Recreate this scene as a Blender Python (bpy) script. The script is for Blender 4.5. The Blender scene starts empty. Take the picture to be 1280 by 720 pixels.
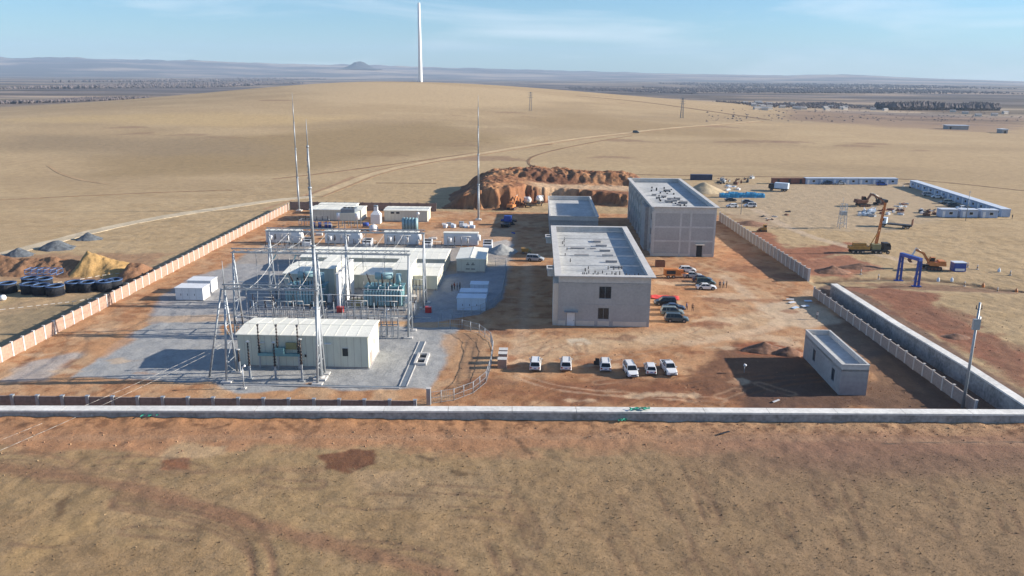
import bpy, math, random
import numpy as np
from mathutils import Vector, Matrix
random.seed(7)
D=bpy.data; SC=bpy.context.scene; COL=SC.collection
PI=math.pi; R=math.radians
# ---------------------------------------------------------------- camera calibration
F=1000.; PITCH=R(15.0); ROLL=R(0.5); H=48.; PSI=R(1.7)
def ray(px,py):
    x=(px-640)/F; y=(360-py)/F
    xr=x*math.cos(ROLL)-y*math.sin(ROLL); yr=x*math.sin(ROLL)+y*math.cos(ROLL)
    return (xr, math.cos(PITCH)+math.sin(PITCH)*yr, -math.sin(PITCH)+math.cos(PITCH)*yr)
def xy2uv(x,y): return (x*math.cos(PSI)-y*math.sin(PSI), x*math.sin(PSI)+y*math.cos(PSI))
def uv2xy(u,v): return (u*math.cos(PSI)+v*math.sin(PSI), -u*math.sin(PSI)+v*math.cos(PSI))
def U(px,py,z=0):
    d=ray(px,py); t=(z-H)/d[2]; return xy2uv(d[0]*t,d[1]*t)
def sst(a,b,x):
    t=np.clip((x-a)/(b-a),0,1); return t*t*(3-2*t)
def hill(x,y):
    sx=np.where(x<-165,215.,300.)
    sy=np.where(y<1100,330.,260.)
    h=36*np.exp(-((x+165)/sx)**2/2-((y-1120)/sy)**2/2)
    h=h*sst(330,560,y)
    h=h+4.5*np.exp(-((x+420)/240)**2/2-((y-700)/200)**2/2)*sst(330,560,y)
    return h
def PH(px,py):
    "point where the sight line meets the ground outside the site"
    d=ray(px,py); t=60.
    while t<9000:
        x,y,z=d[0]*t,d[1]*t,H+d[2]*t
        if z<float(hill(np.float64(x),np.float64(y))): break
        t*=1.006
    return (x,y,float(hill(np.float64(x),np.float64(y))))
# ---------------------------------------------------------------- tags
def tag(o,label=None,cat=None,group=None,kind=None):
    if label: o['label']=label
    if cat: o['category']=cat
    if group: o['group']=group
    if kind: o['kind']=kind
    return o
def thing(name,label,cat,u,v,z=0,rot=0,group=None):
    o=D.objects.new(name,None); COL.objects.link(o); o.empty_display_size=.3
    x,y=uv2xy(u,v); o.location=(x,y,z); o.rotation_euler=(0,0,-PSI+rot)
    return tag(o,label,cat,group)
def dup(root,u,v,z,label=None,rot=0,group=None,cat=None):
    r=root.copy(); COL.objects.link(r)
    x,y=uv2xy(u,v); r.location=(x,y,z); r.rotation_euler=(0,0,-PSI+rot)
    if label: r['label']=label
    if group: r['group']=group
    if cat: r['category']=cat
    for ch in list(root.children):
        c=ch.copy(); COL.objects.link(c); c.parent=r
        for g in ch.children:
            d=g.copy(); COL.objects.link(d); d.parent=c
    return r
# ---------------------------------------------------------------- mesh builder
class MB:
    def __init__(s): s.v=[]; s.f=[]; s.m=[]; s.sm=[]
    def add(s,vs,fs,mi=0,smooth=False):
        n=len(s.v); s.v+=[tuple(a) for a in vs]
        for f in fs: s.f.append([n+i for i in f]); s.m.append(mi); s.sm.append(smooth)
        return s
    def box(s,x0,x1,y0,y1,z0,z1,mi=0):
        vs=[(x,y,z) for z in (z0,z1) for (x,y) in ((x0,y0),(x1,y0),(x1,y1),(x0,y1))]
        return s.add(vs,[(3,2,1,0),(4,5,6,7),(0,1,5,4),(1,2,6,5),(2,3,7,6),(3,0,4,7)],mi)
    def beam(s,p,q,w,h=None,mi=0):
        p=Vector(p);q=Vector(q);h=h or w
        d=(q-p).normalized(); up=Vector((0,0,1)) if abs(d.z)<.95 else Vector((0,1,0))
        a=d.cross(up).normalized()*w/2; b=a.cross(d).normalized()*h/2
        vs=[c+i*a+j*b for c in (p,q) for (i,j) in ((-1,-1),(1,-1),(1,1),(-1,1))]
        return s.add(vs,[(3,2,1,0),(4,5,6,7),(0,1,5,4),(1,2,6,5),(2,3,7,6),(3,0,4,7)],mi)
    def cyl(s,p,q,r1,r2=None,n=10,mi=0,smooth=True):
        p=Vector(p);q=Vector(q); r2=r1 if r2 is None else r2
        d=(q-p).normalized(); up=Vector((0,0,1)) if abs(d.z)<.95 else Vector((0,1,0))
        a=d.cross(up).normalized(); b=a.cross(d)
        vs=[c+(a*math.cos(2*PI*i/n)+b*math.sin(2*PI*i/n))*r for c,r in ((p,r1),(q,r2)) for i in range(n)]
        n0=len(s.v); s.add(vs,[(i,(i+1)%n,n+(i+1)%n,n+i) for i in range(n)],mi,smooth)
        s.f.append([n0+i for i in range(n)][::-1]);s.m.append(mi);s.sm.append(False)
        s.f.append([n0+n+i for i in range(n)]);s.m.append(mi);s.sm.append(False)
        return s
    def tube(s,pts,r,n=6,mi=0):
        for a,b in zip(pts[:-1],pts[1:]): s.cyl(a,b,r,r,n,mi)
        return s
    def lathe(s,cx,cy,prof,n=12,mi=0,smooth=True):
        k=len(prof); vs=[(cx+r*math.cos(2*PI*i/n),cy+r*math.sin(2*PI*i/n),z) for (r,z) in prof for i in range(n)]
        fs=[(j*n+i,j*n+(i+1)%n,(j+1)*n+(i+1)%n,(j+1)*n+i) for j in range(k-1) for i in range(n)]
        s.add(vs,fs,mi,smooth); return s
    def prism(s,poly,axis,a0,a1,mi=0):
        "polygon extruded along axis: 'y' -> poly in (x,z); 'x' -> (y,z); 'z' -> (x,y)"
        def mk(p,a):
            return {'y':(p[0],a,p[1]),'x':(a,p[0],p[1]),'z':(p[0],p[1],a)}[axis]
        n=len(poly); vs=[mk(p,a0) for p in poly]+[mk(p,a1) for p in poly]
        return s.add(vs,[tuple(range(n))[::-1],tuple(range(n,2*n))]+[(i,(i+1)%n,n+(i+1)%n,n+i) for i in range(n)],mi)
    def build(s,name,mats,parent=None,world=False):
        me=D.meshes.new(name); me.from_pydata(s.v,[],s.f)
        if not isinstance(mats,(list,tuple)): mats=[mats]
        for m in mats: me.materials.append(m)
        me.polygons.foreach_set('material_index',s.m)
        me.polygons.foreach_set('use_smooth',s.sm)
        import bmesh
        bm=bmesh.new(); bm.from_mesh(me); bmesh.ops.recalc_face_normals(bm,faces=bm.faces); bm.to_mesh(me); bm.free()
        me.update()
        o=D.objects.new(name,me); COL.objects.link(o)
        if parent: o.parent=parent
        return o
def wall_cells(mb,axis,fixed0,fixed1,a0,a1,z0,z1,holes,mi=0):
    "wall slab with rectangular openings; axis 'x' = wall runs along x"
    xs=sorted({a0,a1,*[h[0] for h in holes],*[h[1] for h in holes]}); zs=sorted({z0,z1,*[h[2] for h in holes],*[h[3] for h in holes]})
    for i in range(len(xs)-1):
        for j in range(len(zs)-1):
            cx=(xs[i]+xs[i+1])/2; cz=(zs[j]+zs[j+1])/2
            if any(h[0]<cx<h[1] and h[2]<cz<h[3] for h in holes): continue
            if axis=='x': mb.box(xs[i],xs[i+1],fixed0,fixed1,zs[j],zs[j+1],mi)
            else: mb.box(fixed0,fixed1,xs[i],xs[i+1],zs[j],zs[j+1],mi)
# ---------------------------------------------------------------- materials
def mat(name,col,rough=.7,metal=0,var=.18,scale=.6,fine=8.,bump=.0,stain=None,streak=False):
    m=D.materials.new(name); m.use_nodes=True; N=m.node_tree.nodes; L=m.node_tree.links
    b=N['Principled BSDF']; b.inputs['Roughness'].default_value=rough; b.inputs['Metallic'].default_value=metal
    tc=N.new('ShaderNodeTexCoord'); mp=N.new('ShaderNodeMapping'); L.new(tc.outputs['Object'],mp.inputs[0])
    if streak: mp.inputs['Scale'].default_value=(1,1,.18)
    n1=N.new('ShaderNodeTexNoise'); n1.inputs['Scale'].default_value=scale; n1.inputs['Detail'].default_value=5
    n2=N.new('ShaderNodeTexNoise'); n2.inputs['Scale'].default_value=fine; n2.inputs['Detail'].default_value=3
    L.new(mp.outputs[0],n1.inputs['Vector']); L.new(mp.outputs[0],n2.inputs['Vector'])
    ad=N.new('ShaderNodeMath'); ad.operation='ADD'; L.new(n1.outputs[0],ad.inputs[0]); L.new(n2.outputs[0],ad.inputs[1])
    mr=N.new('ShaderNodeMapRange'); mr.inputs['From Min'].default_value=.65; mr.inputs['From Max'].default_value=1.35
    L.new(ad.outputs[0],mr.inputs['Value'])
    mx=N.new('ShaderNodeMix'); mx.data_type='RGBA'
    st=stain or tuple(c*(1-2*var) for c in col)
    mx.inputs['A'].default_value=(*st,1) ; mx.inputs['B'].default_value=(*[min(.9,c*(1+var*.5)) for c in col],1)
    mr.inputs['To Min'].default_value=0; mr.inputs['To Max'].default_value=1
    L.new(mr.outputs[0],mx.inputs['Factor']); L.new(mx.outputs['Result'],b.inputs['Base Color'])
    if bump:
        bp=N.new('ShaderNodeBump'); bp.inputs['Strength'].default_value=bump; bp.inputs['Distance'].default_value=.05
        L.new(n2.outputs[0],bp.inputs['Height']); L.new(bp.outputs[0],b.inputs['Normal'])
    return m
M={}
def defm(k,*a,**kw): M[k]=mat(k,*a,**kw)
defm('white_roof',(.86,.84,.73),.6,var=.10,scale=.25,fine=2.5)
defm('cream_wall',(.62,.62,.52),.6,var=.08,scale=.3,fine=2,streak=True)
defm('white_panel',(.74,.75,.76),.5,var=.07,scale=.4,fine=3)
defm('blue_white',(.55,.66,.78),.5,var=.08,scale=.5)
defm('galv',(.38,.415,.45),.5,.35,var=.12,scale=2)
defm('dark_galv',(.22,.26,.30),.55,.4,var=.15,scale=2)
defm('teal',(.15,.31,.34),.5,var=.15,scale=1)
defm('teal_light',(.26,.42,.46),.5,var=.12,scale=1)
defm('insulator',(.035,.022,.02),.35,var=.2,scale=3)
defm('grey_insulator',(.30,.31,.33),.4,var=.2,scale=3)
defm('dark_vent',(.02,.022,.025),.7)
defm('concrete',(.36,.35,.345),.9,var=.14,scale=.25,fine=1.5,bump=.3)
defm('block',(.42,.405,.39),.9,var=.11,scale=.35,fine=2.2,bump=.3)
defm('concrete_light',(.56,.545,.52),.9,var=.12,scale=.3,fine=2,bump=.2)
defm('roof_deck',(.50,.51,.50),.9,var=.2,scale=.18,fine=1.2,bump=.2)
defm('cap',(.76,.74,.69),.85,var=.16,scale=.25,fine=1.6,bump=.2)
defm('wall_face',(.36,.35,.34),.9,var=.3,scale=.35,fine=2,bump=.4)
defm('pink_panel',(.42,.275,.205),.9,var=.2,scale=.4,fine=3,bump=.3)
defm('shaded_pink_panel',(.30,.22,.18),.9,var=.2,scale=.5,fine=3,bump=.3)  # pink panel colour darkened to brown to carry the shade of camera-facing sides
defm('post_white',(.60,.57,.54),.85,var=.1)
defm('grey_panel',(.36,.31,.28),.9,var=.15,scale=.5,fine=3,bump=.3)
defm('render_cream',(.62,.56,.48),.9,var=.08)
defm('glass',(.015,.02,.025),.12,var=.0)
defm('car_glass',(.012,.016,.02),.08,var=.0)
defm('tyre',(.02,.02,.02),.85)
defm('rim',(.35,.35,.36),.35,.7)
defm('black_trim',(.03,.03,.032),.6)
defm('headlight',(.75,.77,.8),.15,var=0)
defm('taillight',(.4,.02,.02),.2,var=0)
defm('plate_blue',(.05,.12,.45),.5,var=0)
for k,c in dict(white=(.78,.78,.77),silver=(.45,.47,.48),navy=(.03,.05,.10),black=(.02,.02,.022),green=(.05,.085,.08),greygreen=(.20,.24,.23),darkteal=(.06,.085,.09),orange=(.62,.22,.03),blue=(.03,.10,.42),yellow=(.62,.42,.05),red=(.5,.03,.03)).items():
    defm('paint_'+k,c,.28,var=.05,scale=1)
    M['paint_'+k].node_tree.nodes['Principled BSDF'].inputs['Coat Weight'].default_value=.4
defm('dull_orange',(.60,.22,.06),.6,var=.2,scale=1)
defm('dull_yellow',(.45,.25,.05),.6,var=.25,scale=1)
defm('rust',(.22,.10,.06),.9,var=.3,scale=2)
defm('dark_steel',(.05,.05,.055),.6,.3,var=.3,scale=2)
defm('blue_steel',(.02,.07,.36),.45,var=.15,scale=1)
defm('flange_blue',(.10,.20,.42),.5,var=.2)
defm('tarp_blue',(.02,.26,.50),.5,var=.25,scale=.5)
defm('red_cloth',(.72,.06,.05),.8,var=.12,scale=.8)
defm('green_net',(.03,.36,.24),.8,var=.3,scale=3)
defm('wood',(.42,.31,.2),.9,var=.25,scale=2)
defm('skin',(.5,.32,.23),.6,var=.05); defm('hair',(.015,.012,.01),.7)
for k,c in dict(dark=(.02,.022,.03),navy=(.03,.05,.12),grey=(.25,.26,.28),tan=(.35,.27,.2),trouser=(.03,.03,.04)).items(): defm('cloth_'+k,c,.85)
defm('gravel_stone',(.15,.17,.19),.95,var=.4,scale=1.2,fine=7,bump=.8)
defm('gravel_pale',(.36,.37,.36),.95,var=.25,scale=1.2,fine=7,bump=.8)
defm('soil_brown',(.27,.14,.085),.95,var=.35,scale=.3,fine=1.6,bump=.8)
defm('soil_yellow',(.52,.34,.14),.95,var=.2,scale=.3,fine=2,bump=.6)
defm('sand',(.48,.38,.24),.95,var=.2,scale=.3,fine=2,bump=.6)
defm('steel_white',(.80,.81,.82),.4,var=.03)
defm('cage_dark',(.03,.035,.05),.6,.2,var=.3,scale=2)
defm('far_tree',(.15,.125,.125),.95,var=.3,scale=.05)
defm('wire',(.55,.55,.53),.5,.2,var=0)
defm('wire_pale',(.6,.57,.52),.6,var=0)
defm('container_blue',(.38,.47,.62),.55,var=.15,scale=.5)
defm('container_roof',(.62,.68,.76),.55,var=.1,scale=.4)
defm('container_red',(.25,.09,.06),.7,var=.25,scale=.8)
defm('container_navy',(.03,.05,.12),.6,var=.25)
defm('olive',(.30,.28,.13),.6,var=.2)
defm('yellow_sign',(.55,.42,.05),.6,var=.1)
defm('hill_far',(.07,.07,.075),1,var=.35,scale=.0009,fine=.004)
EXPO=1.02; HAZE=8e-5; SKYDUST=0.3; CLOUD=(9,9.3,9.6,1)
# ================================================================ terrain
def vn(x,y,seed=0):
    xi=np.floor(x).astype(np.int64); yi=np.floor(y).astype(np.int64); fx=x-xi; fy=y-yi
    fx=fx*fx*(3-2*fx); fy=fy*fy*(3-2*fy)
    def h(a,b):
        n=(a*374761393+b*668265263+seed*1442695041)&0xffffffff
        n=((n^(n>>13))*1274126177)&0xffffffff
        return ((n^(n>>16))&0xffff)/65535.
    return (h(xi,yi)*(1-fx)+h(xi+1,yi)*fx)*(1-fy)+(h(xi,yi+1)*(1-fx)+h(xi+1,yi+1)*fx)*fy
def fbm(x,y,o=4,seed=0):
    r=0;a=.5;t=0
    for i in range(o): r=r+a*vn(x*2**i+17*i,y*2**i-9*i,seed+i); t+=a; a*=.5
    return r/t
def grow(a,b,step,lo,hi,g):
    c=list(np.arange(a,b+step/2,step)); s=step; x=a; left=[]
    while x>lo: s*=g; x-=s; left.append(x)
    s=step; x=c[-1]; right=[]
    while x<hi: s*=g; x+=s; right.append(x)
    return np.array(left[::-1]+c+right)
gx=grow(-112,140,.36,-9500,9500,1.035)
ya=list(np.arange(60,112,.25)); yb=list(np.arange(112,345,.45)); y=345.;s=.5
while y<10500: s*=1.014; y+=s; yb.append(y)
gy=np.array(ya+yb); 
X,Y=np.meshgrid(gx,gy); sh=X.shape
X=X.ravel();Y=Y.ravel()
UU=X*math.cos(PSI)-Y*math.sin(PSI); VV=X*math.sin(PSI)+Y*math.cos(PSI)
# front retaining wall centre line and right wall
FW=[(-150,96.2),(-73.2,99.7),(-38.3,101.4),(-2.9,103.1),(32.7,104.3),(70.4,105.7)]
RW=[(70.6,106.),(66.8,176.)]
def interp(pts,u): return np.interp(u,[p[0] for p in pts],[p[1] for p in pts])
fwv=interp(FW,UU); rwu=np.interp(VV,[105,177],[70.4,66.6])
Z=hill(X,Y)
front=1-sst(-.5,.7,VV-fwv)
bank=np.interp(UU,[-90,-40,-5,80],[2.35,2.05,1.72,1.75])
Z=Z+front*(bank*(.2+.8*np.exp(-np.clip(fwv-VV,0,60)/9.)))
outr=sst(-.3,.7,UU-rwu)*(VV>fwv)*(1-sst(172,186,VV))
Z=Z+outr*1.6
inside=(UU>-90)&(UU<66)&(VV>fwv)&(VV<284)
# roughness
n_big=fbm(X/14,Y/14,4,3); n_mid=fbm(X/3.2,Y/3.2,4,11); n_f=fbm(X/1.1,Y/1.1,3,23)
near=1-sst(250,500,Y)
Z=Z+near*((n_mid-.5)*.26+(n_f-.5)*.16)*np.where(inside,.9,1.)
# ---------- colours
def C(*c): return np.array(c)
col=np.zeros((X.size,3)); 
def mixc(m,c):
    global col
    m=np.clip(m,0,1)[:,None]; col=col*(1-m)+np.array(c)*m
grass=(.405,.292,.165)
col[:]=grass
mixc(.75*sst(.45,.7,fbm(X/160,Y/60,4,5)),(.34,.245,.14))
mixc(.5*sst(.5,.72,fbm(X/50,Y/25,4,15)),(.46,.34,.195))
mixc(.45*sst(.52,.7,fbm(X/9,Y/5,4,25))*near,(.33,.23,.12))
# foreground: olive brown stubble
fg=1-sst(-2,0,VV-fwv)
mixc(fg,(.305,.208,.107))
mixc(fg*.6*sst(.42,.66,fbm(X/11+3,Y/7,5,31)),(.268,.175,.092))
mixc(fg*.5*sst(.45,.68,fbm(X/5,Y/4,4,37)),(.31,.212,.115))
mixc(fg*.3*sst(.54,.78,fbm(X/1.6,Y/1.2,4,39)),(.17,.11,.06))
mixc(fg*.3*sst(.5,.8,fbm(X/.9,Y/.7,3,43)),(.36,.25,.145))
mixc(fg*.65*sst(-15,45,X),(.22,.145,.088))
def world_pts(pts,z=0):
    o=[]
    for p in pts: u,v=U(p[0],p[1],z); o.append(uv2xy(u,v))
    return o
def polysd(pts,x,y):
    d=np.full(x.shape,1e9); ins=np.zeros(x.shape,bool); n=len(pts)
    for i in range(n):
        ax,ay=pts[i]; bx,by=pts[(i+1)%n]; ex,ey=bx-ax,by-ay; wx,wy=x-ax,y-ay
        t=np.clip((wx*ex+wy*ey)/(ex*ex+ey*ey+1e-9),0,1); d=np.minimum(d,(wx-ex*t)**2+(wy-ey*t)**2)
        c=((ay>y)!=(by>y)); xx=ax+(y-ay)*(bx-ax)/((by-ay) if abs(by-ay)>1e-9 else 1e-9)
        ins^=(c&(x<xx))
    return np.where(ins,-np.sqrt(d),np.sqrt(d))
def patch(pts,c,a=1.,soft=1.,rough=2.,ns=4.,z=0,seed=0,world=False):
    w=pts if world else world_pts(pts,z)
    xs=[p[0] for p in w]; ys=[p[1] for p in w]; pad=rough+soft+1
    k=np.where((X>min(xs)-pad)&(X<max(xs)+pad)&(Y>min(ys)-pad)&(Y<max(ys)+pad))[0]
    if not len(k): return
    d=polysd(w,X[k],Y[k])+ (fbm(X[k]/ns,Y[k]/ns,4,seed+51)-.5)*2*rough
    m=a*(1-sst(-soft,soft,d)); cc=np.array(c)
    col[k]=col[k]*(1-m[:,None])+cc*m[:,None]
def linedist(w,pad):
    xs=[p[0] for p in w]; ys=[p[1] for p in w]
    k=np.where((X>min(xs)-pad)&(X<max(xs)+pad)&(Y>min(ys)-pad)&(Y<max(ys)+pad))[0]
    d=np.full(k.shape,1e9); x=X[k];y=Y[k]
    for (ax,ay),(bx,by) in zip(w[:-1],w[1:]):
        ex,ey=bx-ax,by-ay; wx,wy=x-ax,y-ay; t=np.clip((wx*ex+wy*ey)/(ex*ex+ey*ey+1e-9),0,1)
        d=np.minimum(d,(wx-ex*t)**2+(wy-ey*t)**2)
    return k,np.sqrt(d)
def smooth(w,n=2):
    for _ in range(n):
        o=[w[0]]
        for a,b in zip(w[:-1],w[1:]): o+=[(a[0]*.75+b[0]*.25,a[1]*.75+b[1]*.25),(a[0]*.25+b[0]*.75,a[1]*.25+b[1]*.75)]
        w=o+[w[-1]]
    return w
def line(pts,c,width,a=1.,soft=.4,rough=.3,hilly=False,dz=0,z=0,twin=0):
    global Z
    w=[PH(*p)[:2] for p in pts] if hilly else world_pts(pts,z)
    w=smooth(w)
    k,d=linedist(w,width+twin+soft+rough+2)
    if not len(k): return
    if twin: d=np.abs(d-twin)
    nn=(fbm(X[k]/3,Y[k]/3,3,77)-.5)*2*rough
    m=a*(1-sst(width/2-soft,width/2+soft,d+nn)); cc=np.array(c)
    col[k]=col[k]*(1-m[:,None])+cc*m[:,None]
    if dz: Z[k]+=dz*m
# orange strip in front of wall
dist=fwv-VV
leftness=1-sst(-20,45,UU)
ns=(fbm(X/6,Y/2.5,4,61)-.5)*7
m=(dist>-1)*(1-sst(6.5,10.5,dist+ns)); mixc(m*.9,(.34,.195,.115)); mixc(m*.6*leftness,(.37,.185,.09))
m=(dist>-1)*(1-sst(1.5,4.2,dist+ns*.5)); mixc(m*.8,(.40,.25,.14)); mixc(m*leftness*.6,(.40,.18,.08))
m=(dist>0)*sst(.55,.72,fbm(X/1.2,Y/.9,3,65))*(1-sst(3,5,dist)); mixc(m*.7,(.14,.07,.04))
m=(dist>4)*(1-sst(2,8,np.abs(dist-9)+ns*.4))*sst(10,40,UU); mixc(m*.6,(.17,.095,.07))
Z=Z+(dist>0.3)*(1-sst(1.5,3.5,dist))*(fbm(X/1.3,Y/.9,3,69)-.35)*.35
# site soil
ms=inside.astype(float)
soil=(.42,.238,.125)
mixc(ms,soil)
mixc(ms*.7*sst(.45,.68,fbm(X/10,Y/8,4,71)),(.40,.205,.10))
mixc(ms*.6*sst(.5,.7,fbm(X/5,Y/6,4,73)),(.48,.325,.195))
mixc(ms*.75*sst(.52,.72,fbm(X/2,Y/2,4,75)),(.29,.135,.065))
patch([(1020,360),(1045,352),(1290,512),(1290,530),(1180,512)],(.17,.11,.08),.95,.5,.5)
# substation yard
yard=(.3,.3,.3)
patch([(200,388),(285,330),(330,306),(560,306),(640,318),(632,345),(629,373),(600,393),(548,402),(470,402),(200,402)],(.31,.295,.27),.9,1,1.5)
patch([(185,405),(200,372),(240,345),(300,330),(420,330),(500,402),(285,404)],yard,.85,1,1.5)
patch([(270,420),(545,402),(572,412),(566,440),(538,487),(430,487),(385,478),(365,489),(300,491),(262,478),(90,472),(130,445),(150,425),(190,404),(285,400)],(.315,.322,.318),.97,.5,1.2)
patch([(0,476),(30,455),(75,443),(105,440),(85,455),(55,475)],(.37,.37,.36),.7,1,1.5)
patch([(90,437),(150,415),(165,425),(130,445)],(.44,.24,.12),.8,1,1.5)
patch([(185,396),(290,392),(290,401),(185,403)],(.46,.32,.2),.7,.8,1.2)
patch([(440,402),(560,402),(560,409),(440,408)],(.50,.31,.16),.8,.5,.8)
patch([(285,318),(560,285),(640,285),(640,306),(560,306),(330,306)],(.46,.33,.23),.5,2,3)
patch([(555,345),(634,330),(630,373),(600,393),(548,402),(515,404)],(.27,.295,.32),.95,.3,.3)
patch([(610,318),(616,303),(632,300),(643,306),(635,318)],(.42,.42,.40),.8,.6,1)
# red / dark worked soil
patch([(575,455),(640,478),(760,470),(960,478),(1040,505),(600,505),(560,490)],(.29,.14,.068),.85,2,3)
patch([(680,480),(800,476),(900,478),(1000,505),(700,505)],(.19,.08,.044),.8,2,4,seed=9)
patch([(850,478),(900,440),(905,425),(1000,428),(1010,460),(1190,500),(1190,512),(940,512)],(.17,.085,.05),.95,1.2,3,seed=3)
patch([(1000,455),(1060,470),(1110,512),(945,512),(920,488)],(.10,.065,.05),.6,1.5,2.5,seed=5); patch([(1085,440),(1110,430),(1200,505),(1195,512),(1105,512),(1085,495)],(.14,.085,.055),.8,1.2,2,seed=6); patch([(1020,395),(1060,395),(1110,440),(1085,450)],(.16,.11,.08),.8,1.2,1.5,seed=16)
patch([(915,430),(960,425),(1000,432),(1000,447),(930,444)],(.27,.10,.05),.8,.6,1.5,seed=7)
patch([(950,380),(985,373),(1020,378),(1050,402),(1010,410),(960,405)],(.52,.42,.30),.7,1,2,seed=8)
patch([(650,405),(820,408),(860,412),(800,416),(640,412)],(.37,.19,.10),.7,.8,1.2,seed=10)
patch([(640,425),(900,405),(960,385),(985,405),(880,430),(650,445)],(.49,.35,.215),.6,2,3,seed=11)
patch([(895,330),(925,300),(960,330),(985,352),(930,345)],(.42,.19,.09),.6,1,2,seed=12)
patch([(708,424),(730,422),(740,430),(715,432)],(.55,.48,.37),.8,.4,.8,seed=13)
patch([(552,418),(600,415),(612,437),(600,470),(570,485),(560,450)],(.44,.27,.15),.8,1,1.5)
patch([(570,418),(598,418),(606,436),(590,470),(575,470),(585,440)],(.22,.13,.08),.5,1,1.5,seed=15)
for i in range(5):
    x0=660+i*60
    line([(x0,505),(x0+30,490),(x0+90,476),(x0+180,470)],(.20,.095,.05),.45,.8,.2,.3,twin=.9,dz=-.08)
line([(650,470),(690,485),(760,492),(900,500)],(.5,.34,.22),.5,.6,.2,.3,twin=.9)
line([(860,430),(940,415),(985,405),(950,380),(905,345)],(.54,.40,.27),3.2,.6,.8,1.)
line([(640,440),(760,425),(850,420),(930,395),(985,385),(1015,365)],(.50,.37,.24),3.,.5,1,1.)
line([(660,330),(655,420),(640,450)],(.5,.36,.24),2.5,.5,1,1.)
for i in range(34):
    a=random.uniform(640,985); b=random.uniform(335,500) if i<20 else random.uniform(408,500); e=random.uniform(-50,50); g=random.uniform(4,14)
    line([(a,b),(a+e*.5,b+g*.6),(a+e,b+g)],(.36,.22,.13),.5,.75,.22,.1,twin=.9,dz=-.06)
line([(590,425),(583,450),(578,482)],(.14,.10,.07),.4,.7,.2,.1,twin=.8)
# left outside: worked strip by fence
patch([(0,385),(120,345),(205,325),(230,315),(160,370),(60,420),(0,455)],(.36,.25,.15),.6,2,3)
patch([(0,395),(125,368),(150,360),(0,445)],(.24,.19,.115),.7,3,3)
patch([(0,318),(140,318),(210,318),(150,352),(0,350)],(.30,.17,.10),.7,2,3)
for i in range(46):
    a=random.uniform(585,1000); b=random.uniform(405,503) if i%3 else random.uniform(330,405)
    if b<405: a=random.uniform(825,990)
    w=random.uniform(8,40); h_=random.uniform(2,6); patch([(a-w,b),(a-w*.3,b-h_),(a+w*.7,b-h_*.6),(a+w,b+h_*.3),(a+w*.2,b+h_)],random.choice([(.24,.105,.055),(.30,.15,.08),(.55,.40,.26),(.20,.10,.06)]),.65,.5,1.6,1.8,seed=200+i)
for i in range(16):
    a=random.uniform(30,250); b=random.uniform(300,470); 
    if U(a,b)[0]<-88 : continue
    w=random.uniform(8,26); patch([(a-w,b),(a,b-3),(a+w,b),(a,b+4)],random.choice([(.33,.17,.09),(.52,.38,.25)]),.6,.5,1.4,1.6,seed=260+i)
# right outside worked red soils
for pts,c,a in [([(1055,358),(1110,356),(1165,372),(1170,395),(1240,425),(1280,455),(1280,490),(1215,450),(1120,400)],(.27,.12,.07),.9),
                ([(1120,395),(1180,392),(1220,402),(1195,420),(1150,412)],(.24,.13,.08),.7),
                ([(925,285),(960,290),(985,308),(1080,300),(1060,312),(1000,325),(950,305)],(.33,.13,.07),.85),
                ([(985,325),(1060,318),(1100,330),(1060,345),(1010,342)],(.36,.15,.09),.8),
                ([(905,265),(960,268),(985,282),(940,283)],(.27,.17,.10),.5),
                ([(1150,350),(1280,362),(1280,372),(1200,365),(1060,352)],(.22,.15,.10),.6),
                ([(1230,430),(1280,440),(1280,500),(1240,470)],(.22,.13,.08),.5)]:
    patch(pts,c,a,1.2,3.,z=.5,seed=len(pts)); patch(pts,(.19,.08,.05),a*.6,1.,5.,2.2,z=.5,seed=len(pts)+9)
# camp yard bare
patch([(900,232),(1150,228),(1250,265),(1175,275),(1100,290),(960,285),(895,262)],(.40,.305,.20),.75,3,5)
line([(945,262),(975,280),(1010,295),(1060,308),(1110,322),(1180,335)],(.47,.36,.25),3.5,.8,.8,.8)
line([(1020,352),(1100,347),(1180,350),(1280,368)],(.15,.095,.06),2.4,.8,.8,1.,dz=-.5)
line([(1190,330),(1240,342),(1280,352)],(.2,.14,.09),.7,.6,.3,.3)
# pale gravel road on the left
line([(330,262),(400,238),(440,222)],(.36,.2,.12),1.6,.7,.6,.8)
for i in range(34):
    a=random.uniform(0,1200); b=random.uniform(122,200); x0,y0,_=PH(a,b)
    s=random.uniform(3,12); patch([(x0-s*2,y0-s*.5),(x0+s*2,y0-s*.4),(x0+s,y0+s),(x0-s,y0+s)],(.22,.13,.085),.55,2,5,world=True,seed=i)
for pts,c in [([(330,215),(600,175),(560,150),(400,160),(120,195),(100,225)],(.29,.205,.105)),([(0,190),(200,200),(300,190),(260,170),(0,165)],(.285,.21,.125)),
              ([(640,160),(900,172),(940,165),(700,140)],(.32,.225,.12)),([(280,112),(480,103),(640,112),(760,128),(600,135),(400,128)],(.47,.345,.20)),([(0,150),(200,140),(420,148),(300,160)],(.47,.335,.17))]:
    patch([PH(*p)[:2] for p in pts],c,.85,22,30,60,world=True)  # relief shading painted into the slope: dark lower bands, bright crest and strip
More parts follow.
